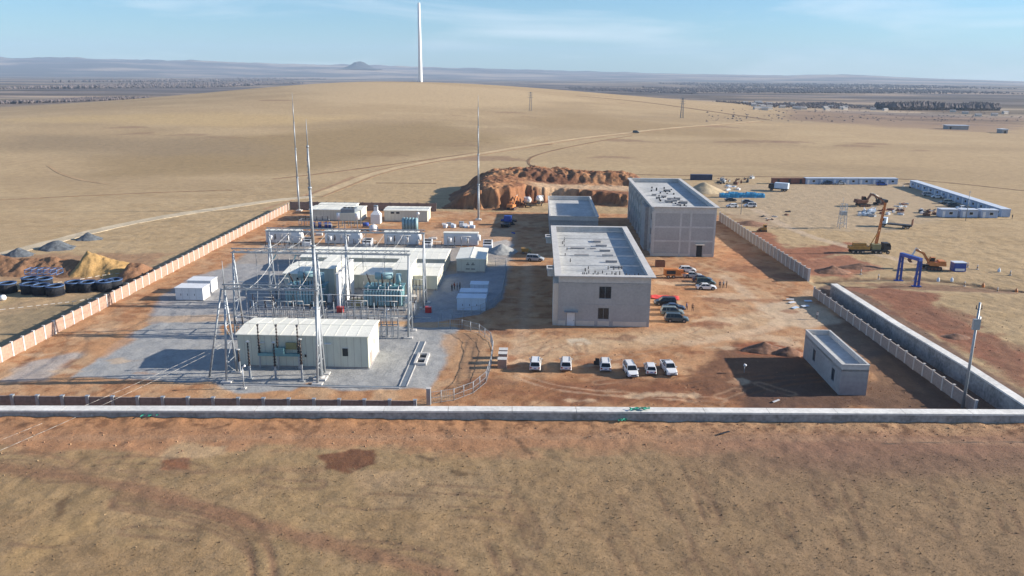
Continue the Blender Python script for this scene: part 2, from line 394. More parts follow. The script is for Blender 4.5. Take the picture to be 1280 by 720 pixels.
# foreground tracks and scars
for o in (0,9,18):
    line([(150,628+o*.3),(230,633+o*.6),(290,648+o),(325,672+o),(330,720)],(.19,.115,.07),.6,.65,.25,.1,z=.3,twin=.95,dz=-.05)
line([(0,590),(100,600),(200,620),(330,660),(480,700),(560,720)],(.25,.135,.08),2.2,.75,.9,.6,z=.3)
line([(0,585),(200,596),(400,590)],(.22,.13,.08),1.6,.4,.8,.8,z=.3)
patch([(195,575),(230,560),(285,565),(282,575),(240,580),(235,592),(200,592)],(.44,.30,.17),.9,.5,1.,2,z=.3); patch([(200,580),(240,578),(238,592),(202,592)],(.22,.10,.055),.95,.3,.5,2,z=.3)
patch([(400,575),(440,568),(470,568),(468,585),(440,595),(410,590)],(.15,.07,.04),.95,.3,.8,2,z=.3); patch([(440,590),(500,592),(500,615),(450,610)],(.37,.25,.14),.7,.5,1,2,z=.3)
patch([(20,690),(60,660),(120,640),(130,650),(80,680),(30,715),(0,720),(0,700)],(.36,.24,.115),.8,.6,1.2,2,z=.3)
patch([(70,632),(86,624),(80,645),(70,652)],(.12,.075,.045),.8,.2,.4,1,z=.3)
patch([(455,610),(500,590),(560,590),(620,585),(630,605),(560,640),(480,640)],(.30,.21,.125),.5,1,2,3,z=.3)
patch([(520,575),(545,577),(540,583)],(.12,.08,.05),.8,.2,.4,1,z=.3); patch([(565,592),(600,596),(570,600)],(.14,.09,.05),.8,.3,.5,1,z=.3)
patch([(640,553),(650,556),(665,572),(655,570)],(.13,.08,.05),.8,.2,.3,1,z=.3)
for i in range(26):
    a=random.uniform(600,1270); b=random.uniform(570,715); l=random.uniform(15,60)
    line([(a,b),(a+l*.3,b+l*.5),(a+l*.45,b+l)],(.17,.105,.065),.55,.55,.25,.2,z=.3,dz=-.05,twin=.9 if i%2 else 0)
for i in range(14):
    a=random.uniform(0,600); b=random.uniform(560,700); l=random.uniform(30,120)
    line([(a,b),(a+l*.5,b+random.uniform(-3,6)),(a+l,b+random.uniform(2,12))],(.18,.11,.07),.55,.55,.25,.2,z=.3,dz=-.05,twin=.9 if i%2 else 0)
line([(0,556),(500,553),(900,552),(1280,560)],(.36,.23,.14),1.2,.4,.5,.6,z=.4)
line([(1100,560),(1280,558)],(.08,.07,.06),.15,.8,.05,.05,z=.4)
# far plain: brown purple scrubland, then bands
FARMASK=0
far=sst(700,1100,Y+(fbm(X/120,Y/60,4,81)-.5)*420)*(1-sst(3,12,hill(X,Y)))
mixc(far*.85,(.27,.20,.15))
st=fbm(X/260,Y/70,5,83)
mixc(far*sst(.45,.6,st),(.17,.135,.115))
mixc(far*.8*sst(.55,.66,fbm(X/420+5,Y/90,5,87)),(.36,.28,.19))
mixc(far*.9*sst(.50,.58,fbm(X/500,Y/170,6,89))*sst(1100,1900,Y),(.10,.085,.085)); mixc(far*.7*sst(.55,.62,fbm(X/200,Y/110,6,93)),(.12,.10,.09))
patch([PH(980,150)[:2],PH(1280,168)[:2],PH(1280,148)[:2],PH(1000,139)[:2]],(.22,.145,.11),.6,15,30,40,world=True)
# mesh
nx,ny=sh[1],sh[0]
me=D.meshes.new('ground'); nv=nx*ny
me.vertices.add(nv); me.vertices.foreach_set('co',np.stack([X,Y,Z],1).astype(np.float32).ravel())
ii=(np.arange(ny-1)[:,None]*nx+np.arange(nx-1)[None,:]).ravel()
q=np.stack([ii,ii+1,ii+nx+1,ii+nx],1).astype(np.int32); nf=len(q)
me.loops.add(nf*4); me.loops.foreach_set('vertex_index',q.ravel())
me.polygons.add(nf); me.polygons.foreach_set('loop_start',(np.arange(nf)*4).astype(np.int32))
me.polygons.foreach_set('use_smooth',np.ones(nf,bool)); me.update(calc_edges=True)
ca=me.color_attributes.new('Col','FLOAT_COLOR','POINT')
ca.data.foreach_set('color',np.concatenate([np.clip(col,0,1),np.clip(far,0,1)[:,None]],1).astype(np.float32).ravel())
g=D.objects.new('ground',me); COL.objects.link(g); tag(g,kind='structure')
def soilmat(name,attr=True,c=None,strength=.5,big=.35,small=2.2,bands=False):
    m=D.materials.new(name); m.use_nodes=True; N=m.node_tree.nodes; L=m.node_tree.links; b=N['Principled BSDF']
    b.inputs['Roughness'].default_value=.95; b.inputs['Specular IOR Level'].default_value=.12
    tc=N.new('ShaderNodeTexCoord')
    outs=[]
    for sc,dt in ((big,6),(small,6),(11.,4),(38.,2)):
        n=N.new('ShaderNodeTexNoise'); n.inputs['Scale'].default_value=sc; n.inputs['Detail'].default_value=dt; n.inputs['Roughness'].default_value=.62
        L.new(tc.outputs['Object'],n.inputs['Vector']); outs.append(n)
    mul=None
    for n,(lo,hi) in zip(outs,((.86,1.14),(.86,1.14),(.80,1.20),(.74,1.26))):
        mr=N.new('ShaderNodeMapRange'); mr.inputs['From Min'].default_value=.3; mr.inputs['From Max'].default_value=.7
        mr.inputs['To Min'].default_value=lo; mr.inputs['To Max'].default_value=hi; L.new(n.outputs[0],mr.inputs['Value'])
        if mul is None: mul=mr
        else:
            k=N.new('ShaderNodeMath'); k.operation='MULTIPLY'; L.new(mul.outputs[0],k.inputs[0]); L.new(mr.outputs[0],k.inputs[1]); mul=k
    if bands:
        a2=N.new('ShaderNodeAttribute'); a2.attribute_name='Col'
        mp=N.new('ShaderNodeMapping'); mp.inputs['Scale'].default_value=(.0016,.0055,.01); L.new(tc.outputs['Object'],mp.inputs[0])
        bn=N.new('ShaderNodeTexNoise'); bn.inputs['Scale'].default_value=1.; bn.inputs['Detail'].default_value=9; bn.inputs['Roughness'].default_value=.6; L.new(mp.outputs[0],bn.inputs['Vector'])
        br=N.new('ShaderNodeMapRange'); br.inputs['From Min'].default_value=.44; br.inputs['From Max'].default_value=.58; br.inputs['To Min'].default_value=.5; br.inputs['To Max'].default_value=1.3; L.new(bn.outputs[0],br.inputs['Value'])
        bx=N.new('ShaderNodeMix'); bx.data_type='FLOAT'; bx.inputs['A'].default_value=1; L.new(a2.outputs['Alpha'],bx.inputs['Factor']); L.new(br.outputs[0],bx.inputs['B'])
        k=N.new('ShaderNodeMath'); k.operation='MULTIPLY'; L.new(mul.outputs[0],k.inputs[0]); L.new(bx.outputs['Result'],k.inputs[1]); mul=k
    vm=N.new('ShaderNodeVectorMath'); vm.operation='SCALE'
    if attr:
        at=N.new('ShaderNodeAttribute'); at.attribute_name='Col'; L.new(at.outputs['Color'],vm.inputs[0])
    else: vm.inputs[0].default_value=c
    L.new(mul.outputs[0],vm.inputs['Scale']); L.new(vm.outputs[0],b.inputs['Base Color'])
    bp=N.new('ShaderNodeBump'); bp.inputs['Strength'].default_value=strength; bp.inputs['Distance'].default_value=.14
    L.new(outs[1].outputs[0],bp.inputs['Height']); 
    bp2=N.new('ShaderNodeBump'); bp2.inputs['Strength'].default_value=strength; bp2.inputs['Distance'].default_value=.06
    L.new(outs[2].outputs[0],bp2.inputs['Height']); L.new(bp.outputs[0],bp2.inputs['Normal']); L.new(bp2.outputs[0],b.inputs['Normal'])
    return m
me.materials.append(soilmat('ground_soil',bands=True))
Zg=Z.reshape(sh)
def zat(x,y):
    i=np.clip(np.searchsorted(gx,x)-1,0,len(gx)-2); j=np.clip(np.searchsorted(gy,y)-1,0,len(gy)-2)
    fx=(x-gx[i])/(gx[i+1]-gx[i]); fy=(y-gy[j])/(gy[j+1]-gy[j])
    return (Zg[j,i]*(1-fx)+Zg[j,i+1]*fx)*(1-fy)+(Zg[j+1,i]*(1-fx)+Zg[j+1,i+1]*fx)*fy
roadm=soilmat('road_dirt',strength=.3)
def road(name,pts,half,prof,lift=.10,step=2.5,wob=.5,seed=0):
    "prof: list of (offset fraction, rgb)"
    w=smooth([PH(*p)[:2] for p in pts],3); P_=[]
    for a,b in zip(w[:-1],w[1:]):
        n=max(1,int(math.hypot(b[0]-a[0],b[1]-a[1])/step))
        for i in range(n): P_.append((a[0]+(b[0]-a[0])*i/n,a[1]+(b[1]-a[1])*i/n))
    P_.append(w[-1]); P_=np.array(P_); T=np.gradient(P_,axis=0); T/=np.linalg.norm(T,axis=1)[:,None]+1e-9; Nn=np.stack([-T[:,1],T[:,0]],1)
    m=len(P_); k=len(prof); jj=np.arange(m); vs=[];cc=[]
    for q,(o,c) in enumerate(prof):
        off=half*o+(fbm(jj/6.+q*9,jj*0+seed,3,seed)-.5)*2*wob
        pt=P_+Nn*off[:,None]; z=zat(pt[:,0],pt[:,1])+lift; z=z-(.5 if q in (0,k-1) else 0)
        vs.append(np.concatenate([pt,z[:,None]],1)); f_=.8+.4*fbm(jj/4.+q*5,jj*0+3,3,seed+7); cc.append(np.array(c)[None,:]*f_[:,None])
    V_=np.stack(vs,1).reshape(-1,3); C_=np.stack(cc,1).reshape(-1,3)
    fs=[(i*k+q,i*k+q+1,(i+1)*k+q+1,(i+1)*k+q) for i in range(m-1) for q in range(k-1)]
    me=D.meshes.new(name); me.from_pydata([tuple(v) for v in V_.tolist()],[],fs); me.update()
    ca=me.color_attributes.new('Col','FLOAT_COLOR','POINT'); ca.data.foreach_set('color',np.concatenate([C_,np.zeros((len(C_),1))],1).astype(np.float32).ravel())
    me.materials.append(roadm); o=D.objects.new(name,me); COL.objects.link(o); tag(o,kind='structure')
dk=(.22,.14,.08); pl_=(.49,.365,.215); md=(.40,.27,.15); gp=(.50,.415,.29); gr_=(.42,.295,.16)
road('road',[(-60,334),(0,320),(70,302),(130,287),(200,272),(300,257),(352,250),(392,246)],2.7,[(-1,gr_),(-.95,gp),(-.3,gp),(.3,gp),(.95,gp),(1,gr_)])
road('dirt_road',[(392,246),(430,231),(470,216),(530,203),(600,193),(680,180),(760,169),(840,160),(900,156),(950,151.5)],4.6,[(-1,gr_),(-.85,dk),(-.6,md),(-.35,pl_),(.4,pl_),(.6,md),(.85,dk),(1,gr_)],.14)
road('path',[(-20,251),(130,244),(220,240),(290,238)],.8,[(-1,gr_),(-.6,dk),(.6,dk),(1,gr_)],.10,wob=.3)
road('path',[(340,224),(400,218),(470,209),(540,199),(600,191),(690,181)],1.5,[(-1,gr_),(-.6,dk),(.6,dk),(1,gr_)],.10)
road('path',[(760,217),(700,214),(668,211),(658,203),(668,194),(720,182),(790,170)],1.3,[(-1,gr_),(-.6,dk),(.6,dk),(1,gr_)],.10)
road('path',[(700,213),(760,218),(900,221),(1100,222),(1180,228),(1290,240)],1.,[(-1,gr_),(-.6,dk),(.6,dk),(1,gr_)],.10)
road('path',[(470,229),(545,229.5)],1.2,[(-1,gr_),(-.6,dk),(.6,dk),(1,gr_)],.10)
road('path',[(60,207),(75,218),(105,227),(135,231)],1.5,[(-1,gr_),(-.6,md),(.6,md),(1,gr_)],.10)
road('path',[(720,120),(800,127),(880,138),(960,150)],3.5,[(-1,gr_),(-.7,dk),(.7,dk),(1,gr_)],.2)
#road('path',[(0,178),(200,182),(420,170),(640,160)],3,[(-1,gr_),(-.7,pl_),(.7,pl_),(1,gr_)],.14)

def sheet(name,u0,u1,v0,v1,step,hf,cf,mats,kind=None):
    "fine height sheet in site coordinates with colour attribute"
    a=np.arange(u0,u1+step,step); b=np.arange(v0,v1+step,step); A,B=np.meshgrid(a,b); s=A.shape; A=A.ravel();B=B.ravel()
    h=hf(A,B); x=A*math.cos(PSI)+B*math.sin(PSI); y=-A*math.sin(PSI)+B*math.cos(PSI)
    me=D.meshes.new(name); me.vertices.add(len(A)); me.vertices.foreach_set('co',np.stack([x,y,h],1).astype(np.float32).ravel())
    nx=s[1]; ii=(np.arange(s[0]-1)[:,None]*nx+np.arange(nx-1)[None,:]).ravel(); q=np.stack([ii,ii+1,ii+nx+1,ii+nx],1)
    keep=(h[q].max(1)>-.25); q=q[keep].astype(np.int32); nf=len(q)
    me.loops.add(nf*4); me.loops.foreach_set('vertex_index',q.ravel()); me.polygons.add(nf)
    me.polygons.foreach_set('loop_start',(np.arange(nf)*4).astype(np.int32)); me.polygons.foreach_set('use_smooth',np.ones(nf,bool)); me.update(calc_edges=True)
    if cf is not None:
        c=cf(A,B,h); ca=me.color_attributes.new('Col','FLOAT_COLOR','POINT')
        ca.data.foreach_set('color',np.concatenate([np.clip(c,0,1),np.ones((len(A),1))],1).astype(np.float32).ravel())
    me.materials.append(mats); o=D.objects.new(name,me); COL.objects.link(o)
    if kind: tag(o,kind=kind)
    return o
# big spoil mound behind the site
def mound_h(A,B):
    n=fbm(A/9,B/9,4,101); n2=fbm(A/3,B/3,4,103); ridged=1-np.abs(2*fbm(A/4.5,B/4.5,4,105)-1)
    left=(A+37); fl=sst(0,20,left+(n-.5)*8); fr=1-sst(38,60,A+(n-.5)*10)
    cliff=np.interp(A,[-30,-16,-9,-4,8,16,24,34,60],[288,289,291,306,309,307,303,300,312])+(n2-.5)*5
    front=sst(0,3.6,B-cliff-(fbm(A/1.8,B/5,4,131)-.5)*3.0); 
    back=1-sst(344,360,B+(n-.5)*8)
    plate=np.interp(A,[-30,-10,5,25,45],[7.5,7.6,5.4,4.8,3.8])
    rid=np.interp(A,[-30,-15,0,15,40,60],[8,9.4,9.0,8.2,7.6,4])*sst(318,334,B)*(1-sst(345,358,B))
    h=np.maximum(plate,rid*(.75+.45*n))*front*back*fl*fr
    rough=.25+.75*np.maximum(sst(322,332,B),1-sst(-14,-6,A)); h=h+front*back*fl*fr*rough*((ridged-.5)*1.6+(fbm(A/2.6,B/2.6,5,103)-.5)*1.8+(fbm(A/.9,B/.9,3,121)-.5)*.9)
    foot=sst(0,5,B-cliff+4.5)*fl*fr*back*1.6*n2
    return np.maximum(h,foot)-.35
def mound_c(A,B,h):
    n=fbm(A/4,B/4,4,111); n2=fbm(A/12,B/8,4,113); n3=fbm(A/1.3,B/1.3,3,117)
    c=np.zeros((len(A),3)); c[:]=(.25,.12,.062)
    def mx(m,k):
        nonlocal c
        m=np.clip(m,0,1)[:,None]; c=c*(1-m)+np.array(k)*m
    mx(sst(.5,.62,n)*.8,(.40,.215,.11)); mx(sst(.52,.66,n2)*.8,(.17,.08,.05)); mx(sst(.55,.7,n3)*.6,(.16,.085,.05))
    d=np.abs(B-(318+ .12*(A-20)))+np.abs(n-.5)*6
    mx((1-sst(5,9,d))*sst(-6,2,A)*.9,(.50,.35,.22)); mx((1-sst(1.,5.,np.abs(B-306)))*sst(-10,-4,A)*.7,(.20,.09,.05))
    return c
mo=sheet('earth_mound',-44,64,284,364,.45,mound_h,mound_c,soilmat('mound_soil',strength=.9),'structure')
# distant hills ring
def ringhills():
    hillm=D.materials.new('hill_bands'); hillm.use_nodes=True; N=hillm.node_tree.nodes; L=hillm.node_tree.links; tc=N.new('ShaderNodeTexCoord'); mp=N.new('ShaderNodeMapping'); mp.inputs['Scale'].default_value=(.0011,.0016,.012); L.new(tc.outputs['Object'],mp.inputs[0])
    no=N.new('ShaderNodeTexNoise'); no.inputs['Detail'].default_value=9; no.inputs['Scale'].default_value=1; L.new(mp.outputs[0],no.inputs['Vector']); cr=N.new('ShaderNodeValToRGB'); e=cr.color_ramp.elements; e[0].position=.42; e[0].color=(.055,.05,.055,1); e[1].position=.60; e[1].color=(.30,.23,.17,1); n_=e.new(.5); n_.color=(.12,.10,.10,1)
    L.new(no.outputs[0],cr.inputs[0]); L.new(cr.outputs[0],N['Principled BSDF'].inputs['Base Color']); N['Principled BSDF'].inputs['Roughness'].default_value=1
    hp=[(-220,16),(-100,13),(0,12),(60,11.5),(150,12.5),(210,11),(300,10),(370,8.2),(430,8.5),(530,6.8),(640,5),(750,3),(850,1.2),(960,.6),(1020,2.4),(1060,1.4),(1100,-.6),(1180,-2.2),(1280,-4),(1500,-5)]
    pxs=np.arange(-220,1500,3.); rs=np.array([6200,6800,7400,8000,8600,9200,9900,10600,11500]); prof=np.array([-.02,.12,.3,.5,.72,.9,1.,.9,.3])
    vs=[];fs=[]
    base=np.interp(pxs,[p[0] for p in hp],[p[1] for p in hp])
    for j,r in enumerate(rs):
        nn=fbm(pxs/60+j*3.1,pxs*0+j*1.7,5,201); 
        topz=H+r*(base/1000.)
        z=topz*prof[j]*(.72+.56*nn) if j<6 else topz*(.93+.14*nn)*(1+.22*(fbm(pxs/22,pxs*0+j,4,207)-.5))*(1 if j<8 else .2)
        for px,zz in zip(pxs,z):
            a=math.atan((px-640)/1000./math.cos(PITCH)); vs.append((math.sin(a)*r,math.cos(a)*r,float(zz)))
    n=len(pxs)
    for j in range(len(rs)-1):
        for i in range(n-1): fs.append((j*n+i,j*n+i+1,(j+1)*n+i+1,(j+1)*n+i))
    mb=MB(); mb.add(vs,fs,0,True); o=mb.build('hills',hillm); tag(o,kind='structure')
    # lone cone hill and a mountain on the left
    for (px,r,w,h,nm) in ((460,8300,95,72,'hills'),(0,11200,340,195,'hills')):
        a=math.atan((px-640)/1000./math.cos(PITCH)); cx,cy=math.sin(a)*r,math.cos(a)*r; vs=[];fs=[]
        K=40
        for i in range(K+1):
            for j in range(K+1):
                dx=(i/K*2-1)*2.2; dy=(j/K*2-1)*2.2; g_=math.exp(-(dx*dx+dy*dy)/1.5)+.0
                g_*=1+.25*(random.random()-.5)
                vs.append((cx+dx*w,cy+dy*w,g_*h+(60 if nm and px<100 else 75)))
        for i in range(K):
            for j in range(K): fs.append((i*(K+1)+j,(i+1)*(K+1)+j,(i+1)*(K+1)+j+1,i*(K+1)+j+1))
        mb=MB(); mb.add(vs,fs,0,True); o=mb.build(nm,M['hill_far']); tag(o,kind='structure')
ringhills()
# ================================================================ sky, sun, haze, camera
SUN_EL=R(19.5); az=R(4)   # sun from +X, slightly behind
sd=Vector((math.cos(SUN_EL)*math.cos(az),math.cos(SUN_EL)*math.sin(az),math.sin(SUN_EL)))
sl=D.lights.new('sun','SUN'); sl.energy=5; sl.angle=R(.5); sl.color=(1,.90,.77)
so=D.objects.new('sun',sl); COL.objects.link(so); so.rotation_euler=sd.to_track_quat('Z','Y').to_euler()
w=D.worlds.new('World'); SC.world=w; w.use_nodes=True; N=w.node_tree.nodes; L=w.node_tree.links
bg=N['Background']; sk=N.new('ShaderNodeTexSky'); sk.sky_type='NISHITA'; sk.sun_disc=False
sk.sun_elevation=SUN_EL; sk.sun_rotation=math.atan2(sd.x,sd.y); sk.altitude=300; sk.air_density=1.0; sk.dust_density=SKYDUST; sk.ozone_density=2.
bg.inputs[1].default_value=.064
tc=N.new('ShaderNodeTexCoord'); mp=N.new('ShaderNodeMapping'); mp.inputs['Scale'].default_value=(2.2,2.2,16); mp.inputs['Rotation'].default_value=(R(4),R(-3),0)
no=N.new('ShaderNodeTexNoise'); no.inputs['Scale'].default_value=1.6; no.inputs['Detail'].default_value=8; no.inputs['Roughness'].default_value=.55; no.inputs['Distortion'].default_value=.5
L.new(tc.outputs['Generated'],mp.inputs[0]); L.new(mp.outputs[0],no.inputs['Vector'])
cr=N.new('ShaderNodeValToRGB'); cr.color_ramp.elements[0].position=.50; cr.color_ramp.elements[0].color=(0,0,0,1); cr.color_ramp.elements[1].position=.78; cr.color_ramp.elements[1].color=(.5,.5,.5,1)
L.new(no.outputs[0],cr.inputs[0])
mx=N.new('ShaderNodeMix'); mx.data_type='RGBA'; L.new(cr.outputs[0],mx.inputs['Factor']); tint=N.new('ShaderNodeMix'); tint.data_type='RGBA'; tint.blend_type='MULTIPLY'; tint.inputs['Factor'].default_value=1; tint.inputs['B'].default_value=(.62,.93,1.24,1); L.new(sk.outputs[0],tint.inputs['A']); L.new(tint.outputs['Result'],mx.inputs['A']); mx.inputs['B'].default_value=CLOUD
L.new(mx.outputs['Result'],bg.inputs[0])
hz=MB().box(-12500,12500,-600,12500,-6,420).build('haze',[]); tag(hz,kind='stuff')
hm=D.materials.new('haze'); hm.use_nodes=True; hn=hm.node_tree.nodes; hn.remove(hn['Principled BSDF']); pv=hn.new('ShaderNodeVolumePrincipled')
pv.inputs['Color'].default_value=(.56,.75,1.,1); pv.inputs['Density'].default_value=HAZE; pv.inputs['Anisotropy'].default_value=.0
hm.node_tree.links.new(pv.outputs[0],hn['Material Output'].inputs['Volume']); hz.data.materials.append(hm)
cam=D.cameras.new('camera'); co=D.objects.new('camera',cam); COL.objects.link(co); SC.camera=co
cam.sensor_width=36; cam.lens=36*F/1280; cam.clip_start=.5; cam.clip_end=30000
co.matrix_world=Matrix.Translation((0,0,H))@Matrix.Rotation(PI/2-PITCH,4,'X')@Matrix.Rotation(ROLL,4,'Z')
vs_=SC.view_settings; SC.display_settings.display_device='sRGB'; vs_.view_transform='Standard'; vs_.look='None'; vs_.exposure=EXPO; vs_.gamma=1
SC.render.engine='CYCLES'; SC.cycles.volume_bounces=0; SC.cycles.max_bounces=5
# ================================================================ walls and fences
def stripwall(name,label,pts,width,ztop,zbot,capm,facem,cat='wall'):
    "thick wall along a polyline in uv, cap slab on top"
    u0,v0=pts[0]; t=thing(name,label,cat,u0,v0,0,0)
    body=MB(); cp=MB(); n=len(pts)
    offs=[]
    for i,(a,b) in enumerate(pts):
        p=pts[max(0,i-1)]; q=pts[min(n-1,i+1)]; d=Vector((q[0]-p[0],q[1]-p[1])).normalized(); nn=Vector((-d.y,d.x))
        offs.append(((a-u0,b-v0),nn))
    for i in range(n-1):
        (a,na),(b,nb)=offs[i],offs[i+1]; a=Vector(a);b=Vector(b); L=(b-a).length; k=max(1,int(L/8))
        for j in range(k):
            t0,t1=j/k,(j+1)/k; p=a.lerp(b,t0);q=a.lerp(b,t1); g=(q-p).normalized()*.03
            for mb,w,z0,z1,gg in ((body,width-.12,zbot,ztop-.25,g*0),(cp,width,ztop-.25,ztop,g)):
                A=p+gg;B=q-gg
                poly=[A-na*w/2,B-nb*w/2,B+nb*w/2,A+na*w/2]
                mb.prism([tuple(x) for x in poly],'z',z0,z1)
    body.build('wall_body',facem,t); cp.build('cap',capm,t); return t
stripwall('retaining_wall','long grey concrete retaining wall with pale flat cap along the front of the site',FW,1.7,3.0,-.3,M['cap'],M['wall_face'])
stripwall('retaining_wall','tall grey concrete wall with pale cap running back along the right side of the site',[(70.4,106.6),(69.9,124),(68.2,146),(66.9,175.5)],1.5,3.2,-.3,M['cap'],M['wall_face'])
def fence(label,p,q,step,h,pm,postm,pw=.34,h2=None,name='panel_fence',skip=()):
    t=thing(name,label,'fence',p[0],p[1]); d=Vector((q[0]-p[0],q[1]-p[1])); n=max(1,round(d.length/step)); ang=math.atan2(d.y,d.x); s=d.length/n
    a=MB().box(-pw/2,pw/2,-pw/2,pw/2,-.3,h+.12).box(-pw/2-.05,pw/2+.05,-pw/2-.05,pw/2+.05,h+.12,h+.2).build('post',postm,t)
    b=MB().box(pw/2,s-pw/2,-.08,.08,-.2,h-.08).box(pw/2,s-pw/2,-.12,.12,h-.08,h).build('panel',pm,t)
    for i in range(n+1):
        x,y=math.cos(ang)*s*i,math.sin(ang)*s*i
        for k,o in enumerate((a,b)):
            if k==1 and (i==n or i in skip): continue
            c=o if i==0 else o.copy()
            if i: COL.objects.link(c); c.parent=t
            c.location=(x,y,0); c.rotation_euler=(0,0,ang); 
            if k==1 and h2: c.scale=(1,1,1)
    return t
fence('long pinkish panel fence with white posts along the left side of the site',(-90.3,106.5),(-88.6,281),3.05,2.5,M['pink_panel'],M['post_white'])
fence('dark shaded panel fence just behind the left end of the front concrete wall',(-90,105.2),(-17,106.6),3.7,2.35,M['shaded_pink_panel'],M['galv'],.45)  # shade put into the colours: brown for pink panels, bluish for white posts
fence('shaded panel fence with pale posts between the small block hut and the tall right wall',(65.2,111.5),(62.9,176),3.1,2.05,M['grey_panel'],M['post_white'],.3)  # grey here is shade put into the colour of pink panels
fence('shade grey panel fence running back from the gate gap past the three storey building',(66.2,190),(62.6,272),3.1,2.9,M['grey_panel'],M['post_white'],.42)  # panels greyed to carry the shade of the inner face
fence('dark shaded back fence behind the white container houses',(-88.4,283),(-36,283.6),3.3,2.9,M['shaded_pink_panel'],M['shaded_pink_panel'],.3)  # brown of panels and posts is shade put into the colour
# wire mesh fence around the substation corner
def mesh_fence(label,pts,h=1.9,step=2.4):
    w=[pts[0]]
    t=thing('mesh_fence',label,'fence',pts[0][0],pts[0][1]); o=Vector(pts[0]); net=MB(); prev=None; carry=0
    P_=[]
    for a,b in zip(pts[:-1],pts[1:]):
        a=Vector(a);b=Vector(b); n=max(1,round((b-a).length/step))
        for i in range(n): P_.append(a.lerp(b,i/n)-o)
    P_.append(Vector(pts[-1])-o)
    pm=MB().cyl((0,0,0),(0,0,h+.1),.055,.055,8).build('post',M['galv'],t)
    for i,p in enumerate(P_):
        c=pm if i==0 else pm.copy()
        if i: COL.objects.link(c); c.parent=t
        c.location=(p.x,p.y,0)
    for a,b in zip(P_[:-1],P_[1:]):
        for z in (.12,h*.5,h): net.beam((a.x,a.y,z),(b.x,b.y,z),.045)
        k=int((b-a).length/.3)
        for i in range(k):
            q=a.lerp(b,(i+.5)/k); net.box(q.x-.012,q.x+.012,q.y-.012,q.y+.012,.1,h)
    net.build('mesh_panel',M['galv'],t); return t
mesh_fence('galvanised mesh fence curving round the fenced dirt yard beside the parked white cars',[(-18.7,148),(-14,147.6),(-10.5,145),(-8,140),(-7.3,135),(-7.2,127),(-7.6,120),(-9.3,115.5),(-12,112.5),(-15.7,110.9)])
mesh_fence('galvanised mesh fence along the curved gravel pad edge beside the shade blue cabinets',[(-18.8,153.5),(-14.5,155.3),(-11.2,158),(-8.6,163),(-7.3,170),(-7.2,185),(-7.6,201.5),(-13,201.8)],1.9)
# ================================================================ buildings
def window(parent,mb_axis,x0,x1,z0,z1,y,name='window',frame='concrete_light',depth=.12,bars=1):
    f=MB(); t=.09
    f.box(x0,x1,y,y+depth,z0,z0+t).box(x0,x1,y,y+depth,z1-t,z1).box(x0,x0+t,y,y+depth,z0+t,z1-t).box(x1-t,x1,y,y+depth,z0+t,z1-t)
    for i in range(bars):
        c=x0+(x1-x0)*(i+1)/(bars+1); f.box(c-.035,c+.035,y+.01,y+depth-.01,z0+t,z1-t)
    fo=f.build(name,M['dark_galv'],parent)
    MB().box(x0+.03,x1-.03,y+.05,y+.07,z0+.03,z1-.03).build('pane',M['glass'],fo)
    return fo
def side_window(parent,y0,y1,z0,z1,x,name='window'):
    f=MB(); t=.09; d=.12
    f.box(x,x+d,y0,y1,z0,z0+t).box(x,x+d,y0,y1,z1-t,z1).box(x,x+d,y0,y0+t,z0+t,z1-t).box(x,x+d,y1-t,y1,z0+t,z1-t).box(x+.01,x+d-.01,(y0+y1)/2-.03,(y0+y1)/2+.03,z0+t,z1-t)
    fo=f.build(name,M['dark_galv'],parent); MB().box(x+.05,x+.07,y0+.03,y1-.03,z0+.03,z1-.03).build('pane',M['glass'],fo); return fo
def parapet(t,x0,x1,y0,y1,zd,zt,wid,over):
    MB().box(x0+.1,x1-.1,y0+.1,y1-.1,zd-.35,zd).build('roof_deck',M['roof_deck'],t)
    p=MB()
    for (a,b,c,d) in ((x0,x1,y0,y0+.3),(x0,x1,y1-.3,y1),(x0,x0+.3,y0+.3,y1-.3),(x1-.3,x1,y0+.3,y1-.3)): p.box(a,b,c,d,zd-.35,zt-.18)
    a0,a1,b0,b1=x0-over,x1+over,y0-over,y1+over
    for (a,b,c,d) in ((a0,a1,b0,b0+wid),(a0,a1,b1-wid,b1),(a0,a0+wid,b0+wid,b1-wid),(a1-wid,a1,b0+wid,b1-wid)): p.box(a,b,c,d,zt-.18,zt)
    p.build('parapet',M['concrete_light'],t)
# --- two storey block in the middle
t=thing('concrete_building','two storey grey concrete building with pale parapet roof in the middle of the site','building',4.6,150.8)
Wd,Dp=17.9,51.5
holes=[(7.9,10.3,5.7,8.2),(7.8,10.0,1.5,3.85),(1.7,3.4,0,2.7)]
w_=MB(); wall_cells(w_,'x',0,.35,0,Wd,0,8.9,holes); w_.box(0,.35,.35,Dp,0,8.9).box(Wd-.35,Wd,.35,Dp,0,8.9).box(.35,Wd-.35,Dp-.35,Dp,0,8.9)
w_.build('wall',M['block'],t)
fr=MB()
for x in (0,4.6,9.,13.4,17.5): fr.box(x,x+.4,-.03,.0,.0,8.9) if not (x==9.) else fr.box(x+1.6,x+2.,-.03,0,0,8.9)
for z in (4.25,8.5): fr.box(.4,Wd-.4,-.045,-.002,z,z+.3)
fr.build('concrete_frame',M['block'],t)
for h in holes[:2]: window(t,'x',*h,.06)
d=MB().box(1.75,3.35,.1,.16,.0,2.65).build('door',M['white_panel'],t); MB().box(3.1,3.2,.03,.1,1.1,1.25).build('handle',M['dark_steel'],d)
MB().box(1.2,3.9,-.9,-.0,2.95,3.1).build('canopy',M['concrete'],t)
pl=MB()
for a,b in ((-.0,1.5),(3.6,7.2),(7.8,10.1),(10.8,17.4)): pl.box(a,b,-.09,-.05,.15,1.15)
pl.build('plinth_panel',M['render_cream'],t)
MB().box(-1.,0,.2,5.5,0,8.6).build('stair_column',M['render_cream'],t)
